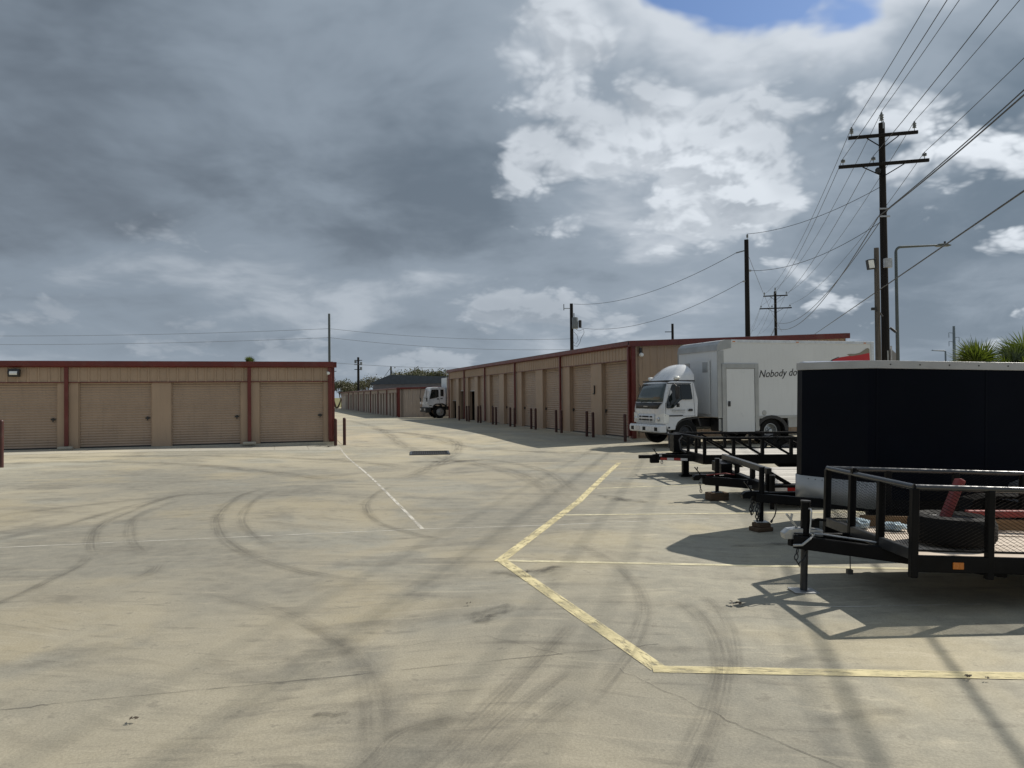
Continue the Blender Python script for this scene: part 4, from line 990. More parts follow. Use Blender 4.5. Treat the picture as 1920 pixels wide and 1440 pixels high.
# --- near utility trailer with mesh sides
def mesh_trailer():
    t = thing('utility_trailer', 'black utility trailer with expanded mesh sides nearest the camera', 'trailer', (2.83, 6.24, 0), rot=(0, rad(2.3), rad(1.2)))
    W = 0.72; L = 3.1; zt = 0.915; zd = 0.40
    # rails
    MB().tube([(0, -W, zt), (0, W, zt)], 0.024, 12).build('front_rail', M['rail'], t, smooth=40)
    for s in (-1, 1):
        MB().tube([(0, s * W, zt), (L, s * W, zt)], 0.022, 12).build('side_rail', M['rail'], t, smooth=40)
        MB().bar((0.0, s * W, zd - 0.03), (L, s * W, zd - 0.03), 0.05, 0.115).build('frame_rail', M['black'], t, bevel=0.006, seg=1)
        x = 0.55
        while x < L:
            MB().box(x - 0.025, x + 0.025, s * W - 0.026, s * W + 0.026, zd + 0.03 - 0.16, zt - 0.01).build('post', M['black'], t, bevel=0.005, seg=1); x += 0.62
        expanded(t, (0.03, s * W, 0.47), (1, 0, 0), L - 0.06, zt - 0.49)
        MB().bar((0.02, s * W, 0.463), (L, s * W, 0.463), 0.03, 0.012).build('mesh_strip', M['black'], t)
    for y in (-W, -W / 3, W / 3, W):
        e = 0.0 if abs(y) > 0.5 else 0.0
        MB().box(-0.026, 0.026, y - 0.026, y + 0.026, 0.27 if abs(y) > 0.5 else 0.33, zt - 0.01).build('post', M['black'], t, bevel=0.005, seg=1)
    MB().bar((0.0, -W, 0.435), (0.0, W, 0.435), 0.045, 0.08).build('front_plate', M['grey_steel'], t, bevel=0.004, seg=1)
    expanded(t, (0, -W + 0.03, 0.48), (0, 1, 0), 2 * W - 0.06, zt - 0.50)
    MB().bar((0, 0.19, zt + 0.022), (0, 0.23, zt + 0.03), 0.05, 0.04).tube([(0, 0.20, zt), (0, 0.20, zt + 0.05)], 0.018, 8).build('latch', M['black'], t)
    MB().bar((L, -W, zd - 0.03), (L, W, zd - 0.03), 0.05, 0.1).build('rear_sill', M['black'], t)
    for x in (0.6, 1.3, 2.0, 2.6): MB().bar((x, -W + 0.03, zd - 0.05), (x, W - 0.03, zd - 0.05), 0.05, 0.06).build('crossmember', M['black'], t)
    planks(t, 0.03, L - 0.03, -W + 0.03, W - 0.03, zd - 0.012, 9, mat='deck_tan', seed=5)
    # A-frame tongue
    for s in (-1, 1):
        MB().bar((-0.60, s * 0.04, 0.385), (0.75, s * (W - 0.10), 0.315), 0.05, 0.105).build('tongue_beam', M['black'], t, bevel=0.006, seg=1)
    coupler(t, -0.66, 0, 0.445, 'galv')
    MB().box(-0.60, -0.40, -0.07, 0.07, 0.445, 0.452).build('tongue_plate', M['black'], t)
    jack(t, -0.50, -0.02, 0.0 - 0.020, 0.70, 0.031, 0.20, mat='black', lower='grey_steel')
    MB().tube([(-0.44, -0.06, 0.56), (-0.42, -0.075, 0.57), (-0.36, -0.085, 0.565)], 0.012, 6).box(-0.49, -0.40, -0.06, 0.02, 0.50, 0.56).build('winch', M['black'], t)
    chain(t, [(-0.56, -0.05, 0.38), (-0.585, -0.06, 0.24), (-0.55, -0.05, 0.19), (-0.51, -0.06, 0.27), (-0.49, -0.06, 0.36)])
    MB().tube([(-0.44, -0.06, 0.45), (-0.50, -0.12, 0.42), (-0.56, -0.12, 0.37), (-0.62, -0.09, 0.36)], 0.010, 6).tube([(-0.44, -0.06, 0.45), (-0.38, -0.10, 0.455), (-0.2, -0.16, 0.44), (0.05, -0.26, 0.42), (0.25, -0.36, 0.40)], 0.008, 6).build('light_cable', M['galv'], t)
    MB().tube([(-0.20, -0.17, 0.33), (-0.20, -0.18, 0.20)], 0.004, 5).box(-0.225, -0.185, -0.20, -0.16, 0.165, 0.20).build('wiring_plug', M['plastic'], t)
    # stencilled word on the near beam, mostly worn away
    for x in (0.31, 0.83):
        MB().box(x - 0.04, x + 0.04, -W - 0.034, -W - 0.025, zd - 0.06, zd - 0.01).build('marker_light', M['amber'], t, bevel=0.006)
    for s in (-1, 1):
        wheel(t, (1.75, s * (W + 0.16), 0.30 + 0.05), 0.30, 0.18, s, 'white')
        MB().prism([(1.30, 0.50), (1.38, 0.66), (1.55, 0.70), (1.95, 0.70), (2.12, 0.66), (2.20, 0.50), (2.17, 0.50), (2.09, 0.64), (1.94, 0.675), (1.56, 0.675), (1.41, 0.64), (1.33, 0.50)], s * (W + 0.05), s * (W + 0.27), 'xz').build('fender', M['black'], t)
    MB().cyl((1.75, -W - 0.1, 0.35), (1.75, W + 0.1, 0.35), 0.03, 8).build('axle', M['black'], t)
    return t
mesh_trailer()
# things lying in the mesh trailer
dz = 0.40
def spare():
    t = thing('spare_tyre', 'worn black spare tyre lying flat on the deck of the mesh trailer', 'tyre', (3.42, 6.02, 0.425), rot=(0, rad(2), 0.3))
    r, h = 0.31, 0.10
    MB().lathe([(r * 0.60, 0.02), (r * 0.75, 0.0), (r * 0.93, 0.012), (r, 0.05), (r, 0.155), (r * 0.93, 0.20), (r * 0.75, 0.215), (r * 0.60, 0.19), (r * 0.60, 0.02)], (0, 0, 0), 'z', 36).build('tyre', M['rubber'], t, smooth=35)
    MB().lathe([(r * 0.595, 0.03), (r * 0.59, 0.185), (r * 0.5, 0.16), (r * 0.45, 0.10), (r * 0.2, 0.11), (0.0, 0.11)], (0, 0, 0), 'z', 28).build('rim', M['grey_steel'], t, smooth=35)
spare()
b = MB().bar((0, 0, 0), (0.16, 0.05, 0.30), 0.055, 0.085, (0, 1, 0)).build('steel_bar', M['redsteel'], bevel=0.012)
b.location = (3.38, 6.04, 0.60); tag(b, 'faded red steel bar leaning up out of the spare tyre', 'bar')
b = MB().bar((0, 0, 0), (2.0, -0.05, -0.02), 0.06, 0.06).build('steel_beam', M['redsteel'], bevel=0.01)
b.location = (3.95, 6.72, 0.53); tag(b, 'long red steel beam lying along the far side of the mesh trailer', 'beam')
b = MB().box(0, 2.3, -0.019, 0.019, 0, 0.095).build('wooden_board', M['board'], bevel=0.004); b.location = (3.05, 6.78, 0.424); b.rotation_euler = (0, rad(1.8), rad(-4)); tag(b, 'brown timber board on edge along the far side of the mesh trailer', 'board')
def crumple(name, loc, rx, ry, rz_, seed, mat, label, cat):
    r = random.Random(seed); bm = bmesh.new(); bmesh.ops.create_icosphere(bm, subdivisions=3, radius=1)
    for v in bm.verts:
        k = 1 + r.uniform(-0.22, 0.18); v.co = Vector((v.co.x * rx * k, v.co.y * ry * k, max(0, v.co.z * rz_ * k + rz_ * 0.7)))
    me = bpy.data.meshes.new(name); bm.to_mesh(me); bm.free(); me.materials.append(mat)
    o = bpy.data.objects.new(name, me); COL.objects.link(o); o.location = loc; tag(o, label, cat); return o
crumple('plastic_wrap', (2.99, 6.68, 0.425), 0.10, 0.07, 0.05, 3, M['plasticbag'], 'crumpled clear plastic wrap at the front corner of the mesh trailer deck', 'plastic wrap')
crumple('plastic_wrap', (3.24, 6.60, 0.42), 0.13, 0.08, 0.04, 8, M['plasticbag'], 'crumpled clear plastic wrap between the timber board and spare tyre', 'plastic wrap')

# --- dark enclosed cargo trailer
def cargo_trailer():
    t = thing('cargo_trailer', 'dark navy enclosed cargo trailer with aluminium trim and wedge nose', 'trailer', (3.33, 9.0, 0), rot=(0, rad(1.4), rad(1.5)))
    W = 0.80; L = 3.9
    def plan(o=0.0, nose=0.0):
        return [(-o, -0.07), (-o, 0.07), (0.05 - o, 0.16 + o), (0.43 - o * 0.4, W - 0.03 + o), (0.50, W + o), (L + o, W + o), (L + o, -W - o), (0.50, -W - o), (0.43 - o * 0.4, -W + 0.03 - o), (0.05 - o, -0.16 - o)]
    zb, zg, zr = 0.36, 0.645, 1.865
    body = MB().prism(plan(), zb + 0.02, zr + 0.03, 'xy').build('body', M['navy'], t, smooth=28)
    MB().prism(plan(0.012), zr, zr + 0.085, 'xy').build('top_trim', M['stone'], t, smooth=28, bevel=0.004)
    rp = plan(-0.02); n = len(rp)
    MB().add([(x, y, zr + 0.087) for x, y in rp] + [(x * 1.0, y * 0.35, zr + 0.10) for x, y in rp], [tuple(range(n, 2 * n))] + [(i, (i + 1) % n, (i + 1) % n + n, i + n) for i in range(n)]).build('roof', M['alu'], t)
    # stone guard wraps the nose
    g = [(0.55, -W - 0.006), (0.50, -W - 0.006), (0.425, -W + 0.022), (0.04, -0.165), (-0.01, -0.07), (-0.01, 0.07), (0.04, 0.165), (0.425, W - 0.022), (0.50, W + 0.006), (0.55, W + 0.006)]
    mb = MB(); m = len(g)
    mb.add([(x, y, z) for x, y in g for z in (zb, zg)], [(2 * i, 2 * i + 2, 2 * i + 3, 2 * i + 1) for i in range(m - 1)])
    sg = mb.build('stone_guard', M['stone'], t, smooth=28); sm = sg.modifiers.new('thick', 'SOLIDIFY'); sm.thickness = 0.006; sm.offset = 0
    rv = MB()

    for i in range(9):
        f = i / 8; p = Vector((0.42, -W + 0.02, 0)).lerp(Vector((0.045, -0.165, 0)), f)
        for z in (zb + 0.03, zg - 0.03): rv.lathe([(0.006, 0.0), (0.005, -0.004), (0, -0.005)], (p.x - 0.006, p.y - 0.006, z), 'y', 6)
    rv.build('rivet', M['grey_steel'], sg)
    sc = MB()
    for i in range(11):
        for s in (-1, 1): sc.lathe([(0.009, 0), (0.008, s * 0.004), (0, s * 0.005)], (0.65 + i * 0.32, s * (W + 0.013), zr + 0.045), 'y', 6)
    sc.build('trim_screw', M['grey_steel'], t)
    for s in (-1, 1):
        MB().box(0.56, L, s * (W + 0.004) - 0.006, s * (W + 0.004) + 0.006, zb, zb + 0.10).build('bottom_trim', M['stone' if s > 0 else 'black'], t)
        for x in (0.515, 1.7, 2.85, L - 0.03): MB().box(x - 0.012, x + 0.012, s * (W + 0.002) - 0.004, s * (W + 0.002) + 0.004, zb + 0.11, zr - 0.004).build('panel_seam', M['navy'], t)
        wheel(t, (2.35, s * (W + 0.15), 0.36), 0.32, 0.20, s, 'white')
        MB().prism([(1.85, 0.45), (1.95, 0.66), (2.15, 0.74), (2.55, 0.74), (2.75, 0.66), (2.85, 0.45), (2.81, 0.45), (2.72, 0.63), (2.54, 0.71), (2.16, 0.71), (1.98, 0.63), (1.89, 0.45)], s * (W + 0.012), s * (W + 0.27), 'xz').build('fender', M['alu'], t)
        MB().bar((-0.52, s * 0.04, 0.375), (0.80, s * 0.62, 0.335), 0.05, 0.10).build('tongue_beam', M['black'], t, bevel=0.006, seg=1)
    MB().box(0.45, L, -W + 0.05, -W + 0.11, 0.26, 0.36).box(0.45, L, W - 0.11, W - 0.05, 0.26, 0.36).build('frame_rail', M['black'], t)
    coupler(t, -0.66, 0, 0.405, 'black')
    jack(t, -0.45, -0.03, 0.10 - 0.011, 0.72, 0.027, 0.15, mat='black', lower='black', handle=False)
    chain(t, [(-0.50, -0.05, 0.35), (-0.52, -0.06, 0.22), (-0.505, -0.06, 0.09), (-0.49, -0.06, 0.20), (-0.475, -0.05, 0.34)], 0.055, 0.006)
    chain(t, [(-0.52, 0.05, 0.35), (-0.55, 0.06, 0.24), (-0.535, 0.06, 0.16), (-0.515, 0.06, 0.26), (-0.50, 0.05, 0.34)], 0.055, 0.006)
    MB().tube([(-0.32, -0.10, 0.35), (-0.31, -0.12, 0.25), (-0.33, -0.13, 0.18), (-0.36, -0.13, 0.13)], 0.007, 6).cyl((-0.36, -0.13, 0.13), (-0.375, -0.13, 0.10), 0.014, 8).build('wiring_plug', M['plastic'], t)
    return t
cargo_trailer()
b = MB().box(-0.11, 0.10, -0.09, 0.09, 0, 0.05).box(-0.08, 0.08, -0.075, 0.075, 0.05, 0.098).build('jack_block', M['block'], bevel=0.01)
b.location = (2.88, 8.95, 0); b.rotation_euler = (0, 0, 0.35); tag(b, 'dark wooden jack blocks under the enclosed cargo trailer jack', 'block')

# --- flatbed car hauler
def hauler():
    t = thing('flatbed_trailer', 'black flatbed trailer with pale plank deck and low front bump rail', 'trailer', (3.49, 11.62, -0.03), rot=(rad(1.6), rad(0.6), rad(3)))
    W = 0.96; L = 5.2; zd = 0.365
    planks(t, 0.02, L, -W + 0.04, W - 0.04, zd, 11, mat='deck_wood', seed=3)
    for s in (-1, 1):
        MB().bar((0, s * W, zd - 0.05), (L, s * W, zd - 0.05), 0.06, 0.15).build('frame_rail', M['black'], t, bevel=0.006, seg=1)
        MB().bar((-0.62, s * 0.04, 0.325), (0.9, s * 0.72, 0.27), 0.06, 0.13).build('tongue_beam', M['black'], t, bevel=0.006, seg=1)
        MB().bar((0.0, s * (W - 0.03), 0.56), (0.30, s * (W - 0.03), zd + 0.02), 0.05, 0.05).build('gusset', M['black'], t)
        for k, x in enumerate((2.2, 3.05)): wheel(t, (x, s * (W + 0.16), 0.34), 0.34, 0.21, s, 'white')
        MB().prism([(1.65, 0.42), (1.75, 0.70), (2.0, 0.76), (3.25, 0.76), (3.5, 0.70), (3.6, 0.42), (3.56, 0.42), (3.47, 0.68), (3.24, 0.73), (2.0, 0.73), (1.78, 0.68), (1.69, 0.42)], s * (W + 0.04), s * (W + 0.30), 'xz').build('fender', M['black'], t)
    MB().bar((-0.02, -W, zd - 0.05), (-0.02, W, zd - 0.05), 0.05, 0.15).build('front_sill', M['black'], t, bevel=0.006, seg=1)
    MB().bar((0.0, -W, 0.575), (0.0, W, 0.575), 0.075, 0.085).build('bump_rail', M['grey_steel'], t, bevel=0.008)
    for y in (-W + 0.04, -0.33, 0.33, W - 0.04): MB().box(-0.03, 0.03, y - 0.035, y + 0.035, zd - 0.02, 0.535).build('post', M['black'], t)
    MB().box(-0.22, -0.04, 0.42, 0.90, 0.36, 0.52).build('tool_box', M['black'], t, bevel=0.01)
    coupler(t, -0.78, 0, 0.37, 'black')
    jack(t, -0.42, 0.0, 0.115 + 0.024, 0.64, 0.030, 0.14, mat='black', lower='black', handle=False)
    MB().tube([(-0.62, -0.03, 0.40), (-0.5, -0.06, 0.415), (-0.42, -0.05, 0.42), (-0.30, -0.04, 0.43), (-0.15, 0.02, 0.40)], 0.010, 6).build('breakaway_cable', M['redsteel'], t)
    chain(t, [(-0.70, -0.05, 0.30), (-0.69, -0.06, 0.20), (-0.68, -0.06, 0.14)], 0.05, 0.006)
    MB().box(0.06, 0.24, -W - 0.040, -W - 0.032, zd - 0.06, zd - 0.015).build('reflector', M['whitelens'], t)
    MB().box(0.245, 0.40, -W - 0.040, -W - 0.032, zd - 0.06, zd - 0.015).build('reflector', M['redlens'], t)
    MB().box(-0.10, 0.08, -0.43, -0.42, 0.255, 0.30).build('data_plate', M['galv'], t)
    jack(t, 0.02, -W - 0.06, 0.02, 0.52, 0.032, 0.14, name='support_leg', mat='black', lower='black', handle=False)
hauler()
b = MB().box(-0.16, 0.14, -0.10, 0.10, 0, 0.115).build('jack_block', M['block'], bevel=0.012); b.location = (3.08, 11.60, 0); b.rotation_euler = (0, 0, 0.2); tag(b, 'brown wooden block under the flatbed trailer jack', 'block')

# --- landscape trailer with truss side rails
def truss_trailer():
    t = thing('landscape_trailer', 'black open trailer with truss side rails and red and white reflective tape on its tongue', 'trailer', (3.42, 15.0, 0), rot=(0, rad(0.4), rad(4)))
    W = 1.0; L = 5.5; zd = 0.43; zt = 0.785
    planks(t, 0.04, L, -W + 0.05, W - 0.05, zd, 11, mat='deck_wood', seed=9)
    for s in (-1, 1):
        MB().bar((0, s * W, zd - 0.03), (L, s * W, zd - 0.03), 0.06, 0.17).build('frame_rail', M['black'], t, bevel=0.006, seg=1)
        MB().bar((0, s * W, zt), (L, s * W, zt), 0.05, 0.045).build('top_rail', M['black'], t, bevel=0.005, seg=1)
        x = 0.0; k = 0
        while x < L - 0.2:
            MB().box(x - 0.028, x + 0.028, s * W - 0.024, s * W + 0.024, zd + 0.05, zt - 0.02).build('post', M['black'], t)
            MB().bar((x + 0.04, s * W, zt - 0.03), (x + 0.50, s * W, zd + 0.06), 0.03, 0.038).build('brace', M['black'], t)
            x += 0.54; k += 1
        MB().bar((-0.62, s * 0.05, 0.385), (0.8, s * 0.80, 0.36), 0.06, 0.12).build('tongue_beam', M['black'], t, bevel=0.006, seg=1)
        for kx in (2.5, 3.35): wheel(t, (kx, s * (W + 0.16), 0.36), 0.36, 0.22, s, 'white')
        MB().prism([(1.95, 0.45), (2.05, 0.72), (2.3, 0.79), (3.55, 0.79), (3.8, 0.72), (3.9, 0.45), (3.86, 0.45), (3.77, 0.70), (3.54, 0.76), (2.3, 0.76), (2.08, 0.70), (1.99, 0.45)], s * (W + 0.04), s * (W + 0.30), 'xz').build('fender', M['black'], t)
    MB().bar((0, -W, zt), (0, W, zt), 0.05, 0.045).build('front_rail', M['black'], t, bevel=0.005, seg=1)
    MB().bar((0, -W, zd - 0.03), (0, W, zd - 0.03), 0.06, 0.17).build('front_sill', M['black'], t)
    for y in (-0.5, 0.0, 0.5): MB().box(-0.024, 0.024, y - 0.024, y + 0.024, zd + 0.05, zt - 0.02).build('post', M['black'], t)
    MB().box(-0.20, -0.04, 0.30, 0.62, 0.44, 0.80).build('tool_box', M['black'], t, bevel=0.015)
    MB().tube([(-0.14, 0.95, 0.80), (-0.16, 0.80, 0.78), (-0.16, 0.78, 0.50), (-0.06, 0.70, 0.46)], 0.018, 8).tube([(-0.10, 0.05, 0.78), (-0.18, 0.0, 0.70), (-0.16, -0.05, 0.52), (-0.08, -0.1, 0.46)], 0.014, 8).build('hose', M['plastic'], t)
    # coupler with drawbar tube
    c = coupler(t, -0.72, 0, 0.39, 'black', 0.2)
    MB().cyl((-0.98, 0, 0.385), (-0.66, 0, 0.385), 0.035, 12).build('drawbar_tube', M['black'], c, smooth=40)
    MB().box(-0.76, -0.58, -0.05, 0.05, 0.26, 0.36).build('coupler_base', M['black'], c, bevel=0.02)
    MB().box(-0.60, -0.22, -0.118, -0.108, 0.395, 0.43).build('tongue_label', M['whitelens'], t)
    for i in range(4):
        a = -0.58 + i * 0.115; ya = -0.05 - (a + 0.62) * 0.528
        MB().bar((a, ya - 0.036, 0.35), (a + 0.115, ya - 0.036 - 0.115 * 0.528, 0.35), 0.006, 0.045).build('reflective_tape', M['redlens' if i % 2 == 0 else 'whitelens'], t)
    MB().box(-0.12, 0.0, -0.06, 0.06, 0.03, 0.36).build('jack', M['black'], t, bevel=0.01)
    MB().box(-0.17, 0.05, -0.10, 0.10, 0.0, 0.03).build('jack_foot', M['black'], t, bevel=0.006)
    MB().tube([(-0.56, -0.09, 0.32), (-0.57, -0.10, 0.27), (-0.55, -0.10, 0.25), (-0.53, -0.10, 0.27), (-0.54, -0.09, 0.32)], 0.009, 6).build('chain_hook', M['galv'], t)
    MB().box(0.25, 0.37, -W - 0.038, -W - 0.031, zd - 0.06, zd - 0.02).build('reflector', M['whitelens'], t)
    MB().box(0.50, 0.60, -W - 0.038, -W - 0.031, zd - 0.06, zd - 0.02).build('reflector', M['amber'], t)
truss_trailer()

# ------------------------------------------------------------------ utility poles, lamps and wires
LD = Vector((0.2555, 0.9668, 0)); LC = Vector((0.9668, -0.2555, 0))     # along the power line, across it
def insulator(parent, p, h=0.30, r=0.07, stud=0.10):
    x, y, z = p
    prof = [(0.014, 0), (0.014, stud), (r * 0.5, stud + 0.01)]
    k = 3
    for i in range(k):
        b = stud + 0.02 + i * (h - stud - 0.04) / k; prof += [(r, b), (r * 0.95, b + 0.018), (r * 0.5, b + 0.035)]
    prof += [(r * 0.42, h), (0, h + 0.01)]
    return MB().lathe(prof, (x, y, z), 'z', 12).build('insulator', M['porcelain'], parent, smooth=40)
def line_pole(label, loc, H, z_hi, z_lo, half_hi, half_lo, r0, r1, mid_ins=True):
    t = thing('utility_pole', label, 'utility pole', loc)
    MB().tube([(0, 0, -0.3), (0, 0, H * 0.5), (0, 0, H)], [r0, (r0 + r1) / 2, r1], 16).build('pole_shaft', M['pole_wood'], t, smooth=40)
    for z, hf, nm in ((z_hi, half_hi, 'hi'), (z_lo, half_lo, 'lo')):
        f = -LD * (r1 + 0.06)
        a = MB().bar(f - LC * hf + Vector((0, 0, z)), f + LC * hf + Vector((0, 0, z)), 0.10, 0.125).build('crossarm', M['pole_wood'], t, bevel=0.008, seg=1)
        for s in (-1, 1):
            MB().bar(f + LC * s * hf * 0.46 + Vector((0, 0, z - 0.07)), f * 0.9 + LC * s * 0.02 + Vector((0, 0, z - 0.48)), 0.035, 0.035).build('arm_brace', M['black'], t)
        pos = [-hf * 0.90, hf * 0.90] + ([-hf * 0.22] if nm == 'lo' and mid_ins else [])
        for q in pos: insulator(a, f + LC * q + Vector((0, 0, z + 0.06)), 0.36 if nm == 'hi' else 0.24, 0.075 if nm == 'hi' else 0.085)
    insulator(t, (0, 0, H), 0.42, 0.085)
    MB().box(-0.02, 0.02, -r1 - 0.03, -r1 + 0.01, H - 0.25, H + 0.05).build('top_bracket', M['galv'], t)
    return t
MP = Vector((14.62, 30.0, 0)); FP = Vector((28.6, 83.0, 0))
mp = line_pole('tall dark wooden utility pole with two crossarms at the right', MP, 12.15, 11.62, 10.50, 1.25, 1.62, 0.165, 0.115)
MB().lathe([(0, -0.12), (0.10, -0.10), (0.11, 0.05), (0.05, 0.12), (0, 0.13)], (-0.22, -0.1, 10.25), 'z', 12).build('cutout', M['plastic'], mp, smooth=40)
MB().box(-0.12, 0.16, -0.34, -0.17, 6.42, 6.78).build('junction_box', M['galv'], mp, bevel=0.01)
MB().cyl((0.165, -0.05, 4.1), (0.36, -0.10, 3.92), 0.05, 8).build('step_bracket', M['plastic'], mp)
MB().box(-0.02, 0.02, -0.18, -0.14, 0.2, 3.2).build('ground_conduit', M['galv'], mp)
for z in (8.75, 8.45): MB().box(-0.2, 0.2, -0.15, -0.09, z - 0.03, z + 0.03).build('cable_clamp', M['galv'], mp)
fp2 = line_pole('smaller distant utility pole with two crossarms beyond the tall building', FP, 12.6, 12.1, 10.75, 1.25, 1.65, 0.19, 0.13)

def plain_pole(label, loc, H, r0, r1, mat='pole_wood', cat='utility pole', name='utility_pole', parts=True):
    t = thing(name, label, cat, loc)
    MB().tube([(0, 0, -0.3), (0, 0, H * 0.5), (0, 0, H)], [r0, (r0 + r1) / 2, r1], 14).build('pole_shaft', M[mat], t, smooth=40)
    return t
p1 = plain_pole('bare dark wooden pole rising behind the tall storage building roof', (12.32, 40.0, 0), 9.62, 0.15, 0.11)
insulator(p1, (0.05, 0, 9.62), 0.30, 0.06)
MB().bar((-0.1, 0, 9.05), (-0.55, -0.02, 8.93), 0.06, 0.06).build('dead_end_clamp', M['porcelain'], p1)
MB().box(0.10, 0.22, -0.04, 0.04, 7.95, 8.05).box(-0.22, -0.10, -0.04, 0.04, 7.40, 7.48).build('cable_clamp', M['galv'], p1)
tp = plain_pole('dark wooden pole carrying a grey transformer above the storage roof', (4.87, 62.0, 0), 9.0, 0.17, 0.13)
MB().tube([(-0.1, -0.1, 8.6), (-0.62, -0.1, 8.6)], 0.03, 6).cyl((-0.62, -0.1, 8.45), (-0.62, -0.1, 8.95), 0.035, 8).build('cutout_arm', M['porcelain'], tp)
tr = MB().lathe([(0, 6.95), (0.24, 6.95), (0.25, 7.0), (0.25, 7.80), (0.22, 7.86), (0.0, 7.90)], (0.26, -0.22, 0), 'z', 18).build('transformer', M['porcelain'], tp, smooth=40)
MB().cyl((0.18, -0.25, 7.9), (0.18, -0.25, 8.2), 0.04, 8).build('bushing', M['porcelain'], tr)
MB().lathe([(0, 7.0), (0.12, 7.02), (0.13, 7.6), (0, 7.66)], (0.66, -0.22, 0), 'z', 12).build('capacitor', M['plastic'], tp, smooth=40)
MB().tube([(0.3, -0.2, 6.95), (0.55, -0.2, 6.75), (0.95, -0.2, 6.9), (0.98, -0.2, 6.6), (0.72, -0.2, 6.15), (0.62, -0.2, 5.8), (0.4, -0.2, 5.5), (0.15, -0.2, 5.6)], 0.018, 6).tube([(0.15, -0.2, 6.7), (0.42, -0.2, 6.4), (0.5, -0.2, 6.0), (0.3, -0.2, 5.7), (0.12, -0.2, 5.9)], 0.016, 6).build('drip_loop', M['wire'], tp)

gp = plain_pole('shorter grey wooden pole with a floodlight beside the tall utility pole', (13.85, 29.0, 0), 7.05, 0.12, 0.09, 'pole_grey')
TL = Matrix.Translation((-0.27, -0.1, 6.42)) @ Matrix.Rotation(-0.14, 4, 'Y') @ Matrix.Translation((0.27, 0.1, -6.42))
fl = MB().box(-0.42, -0.12, -0.22, -0.02, 6.22, 6.60, TL).build('floodlight', M['plastic'], gp, bevel=0.02)
MB().box(-0.40, -0.20, -0.228, -0.215, 6.26, 6.56, TL).build('lens', M['lamp_lens'], fl)
MB().tube([(-0.18, -0.1, 4.72), (0.05, -0.06, 4.60), (0.18, -0.02, 4.45)], 0.03, 6).box(-0.27, -0.12, -0.15, -0.05, 4.68, 4.78).build('camera_bracket', M['plastic'], gp)

def street_lamp(label, loc, H, arm, r, mat, sgn=1, group=None):
    t = thing('street_lamp', label, 'street lamp', loc)
    pts = [(0, 0, 0), (0, 0, H - 0.25)]
    for k in range(1, 6):
        a = math.pi / 2 * k / 5; pts.append((sgn * 0.22 * (1 - math.cos(a)), 0, H - 0.25 + 0.22 * math.sin(a)))
    pts.append((sgn * (arm - 0.55), 0, H + 0.03))
    rs = [r, r * 0.72] + [r * 0.62] * 5 + [r * 0.42]
    MB().tube(pts, rs, 12).build('lamp_pole', M[mat], t, smooth=50)
    hd = MB().prism([(sgn * (arm - 0.62), H + 0.0), (sgn * (arm - 0.55), H + 0.08), (sgn * (arm - 0.25), H + 0.10), (sgn * arm, H + 0.03), (sgn * arm, H - 0.01), (sgn * (arm - 0.5), H - 0.03)], -0.14, 0.14, 'xz').build('lamp_head', M[mat], t, bevel=0.02)
    MB().cyl((sgn * (arm - 0.22), 0, H + 0.09), (sgn * (arm - 0.22), 0, H + 0.20), 0.045, 8).build('photocell', M['plastic'], hd)
    MB().lathe([(0, 0.0), (0.22, 0.0), (0.22, 0.03), (0.10, 0.05)], (0, 0, 0), 'z', 12).build('base_plate', M[mat], t)
street_lamp('grey steel street lamp with a long arm right of the utility pole', (17.1, 34.0, 0), 8.05, 2.4, 0.088, 'lamp_grey')
street_lamp('tiny distant street lamp in front of the far steel pole', (78.0, 138.0, 0), 8.9, 2.6, 0.20, 'far_steel', -1)
# far poles
sp = plain_pole('slender grey steel pole behind the left storage building', (-14.25, 60.0, 0), 8.15, 0.11, 0.085, 'lamp_grey', 'pole', 'steel_pole')
MB().lathe([(0.085, 8.15), (0.09, 8.17), (0, 8.2)], (0, 0, 0), 'z', 12).build('pole_cap', M['galv'], sp)
fs_ = plain_pole('distant blue-grey steel transmission pole at the far right', (86.5, 150.0, 0), 14.3, 0.42, 0.22, 'far_steel', 'pole', 'steel_pole')
for z, s in ((12.9, -1), (12.0, 1), (11.2, -1)):
    MB().tube([(0, 0, z), (s * 0.7, 0, z + 0.12), (s * 1.0, 0, z + 0.12)], 0.05, 6).cyl((s * 1.0, 0, z + 0.12), (s * 1.0, 0, z - 0.85), 0.05, 6).build('line_arm', M['far_steel'], fs_)
fp = plain_pole('short dark pole tip showing above the tall building roof', (18.9, 90.0, 0), 9.85, 0.18, 0.14)
MB().bar((-0.9, 0, 8.9), (0.0, 0, 8.9), 0.08, 0.08).build('crossarm', M['pole_wood'], fp)
d1 = plain_pole('far utility pole with clustered hardware above the lane end', (-22.0, 110.0, 0), 7.35, 0.20, 0.15)
for z in (6.9, 6.3, 5.6): MB().bar((-0.55, 0, z), (0.55, 0, z), 0.09, 0.10).build('crossarm', M['pole_wood'], d1)
for x, z in ((-0.4, 6.5), (0.42, 6.2), (0.4, 5.5)): MB().lathe([(0, z), (0.16, z), (0.16, z + 0.45), (0, z + 0.5)], (x, 0, 0), 'z', 10).build('transformer', M['porcelain'], d1)
d2 = plain_pole('thin far utility pole beside the dark gabled roof', (-17.0, 108.0, 0), 5.9, 0.14, 0.11)
MB().tube([(0, 0, 5.75), (-1.9, -0.3, 3.1)], 0.03, 5).build('guy_wire', M['wire'], d2)
d3 = plain_pole('far utility pole among the bare trees by the left building corner', (-24.6, 105.0, 0), 5.9, 0.16, 0.12)
MB().bar((-0.6, 0, 5.2), (0.6, 0, 5.2), 0.08, 0.09).build('crossarm', M['pole_wood'], d3)
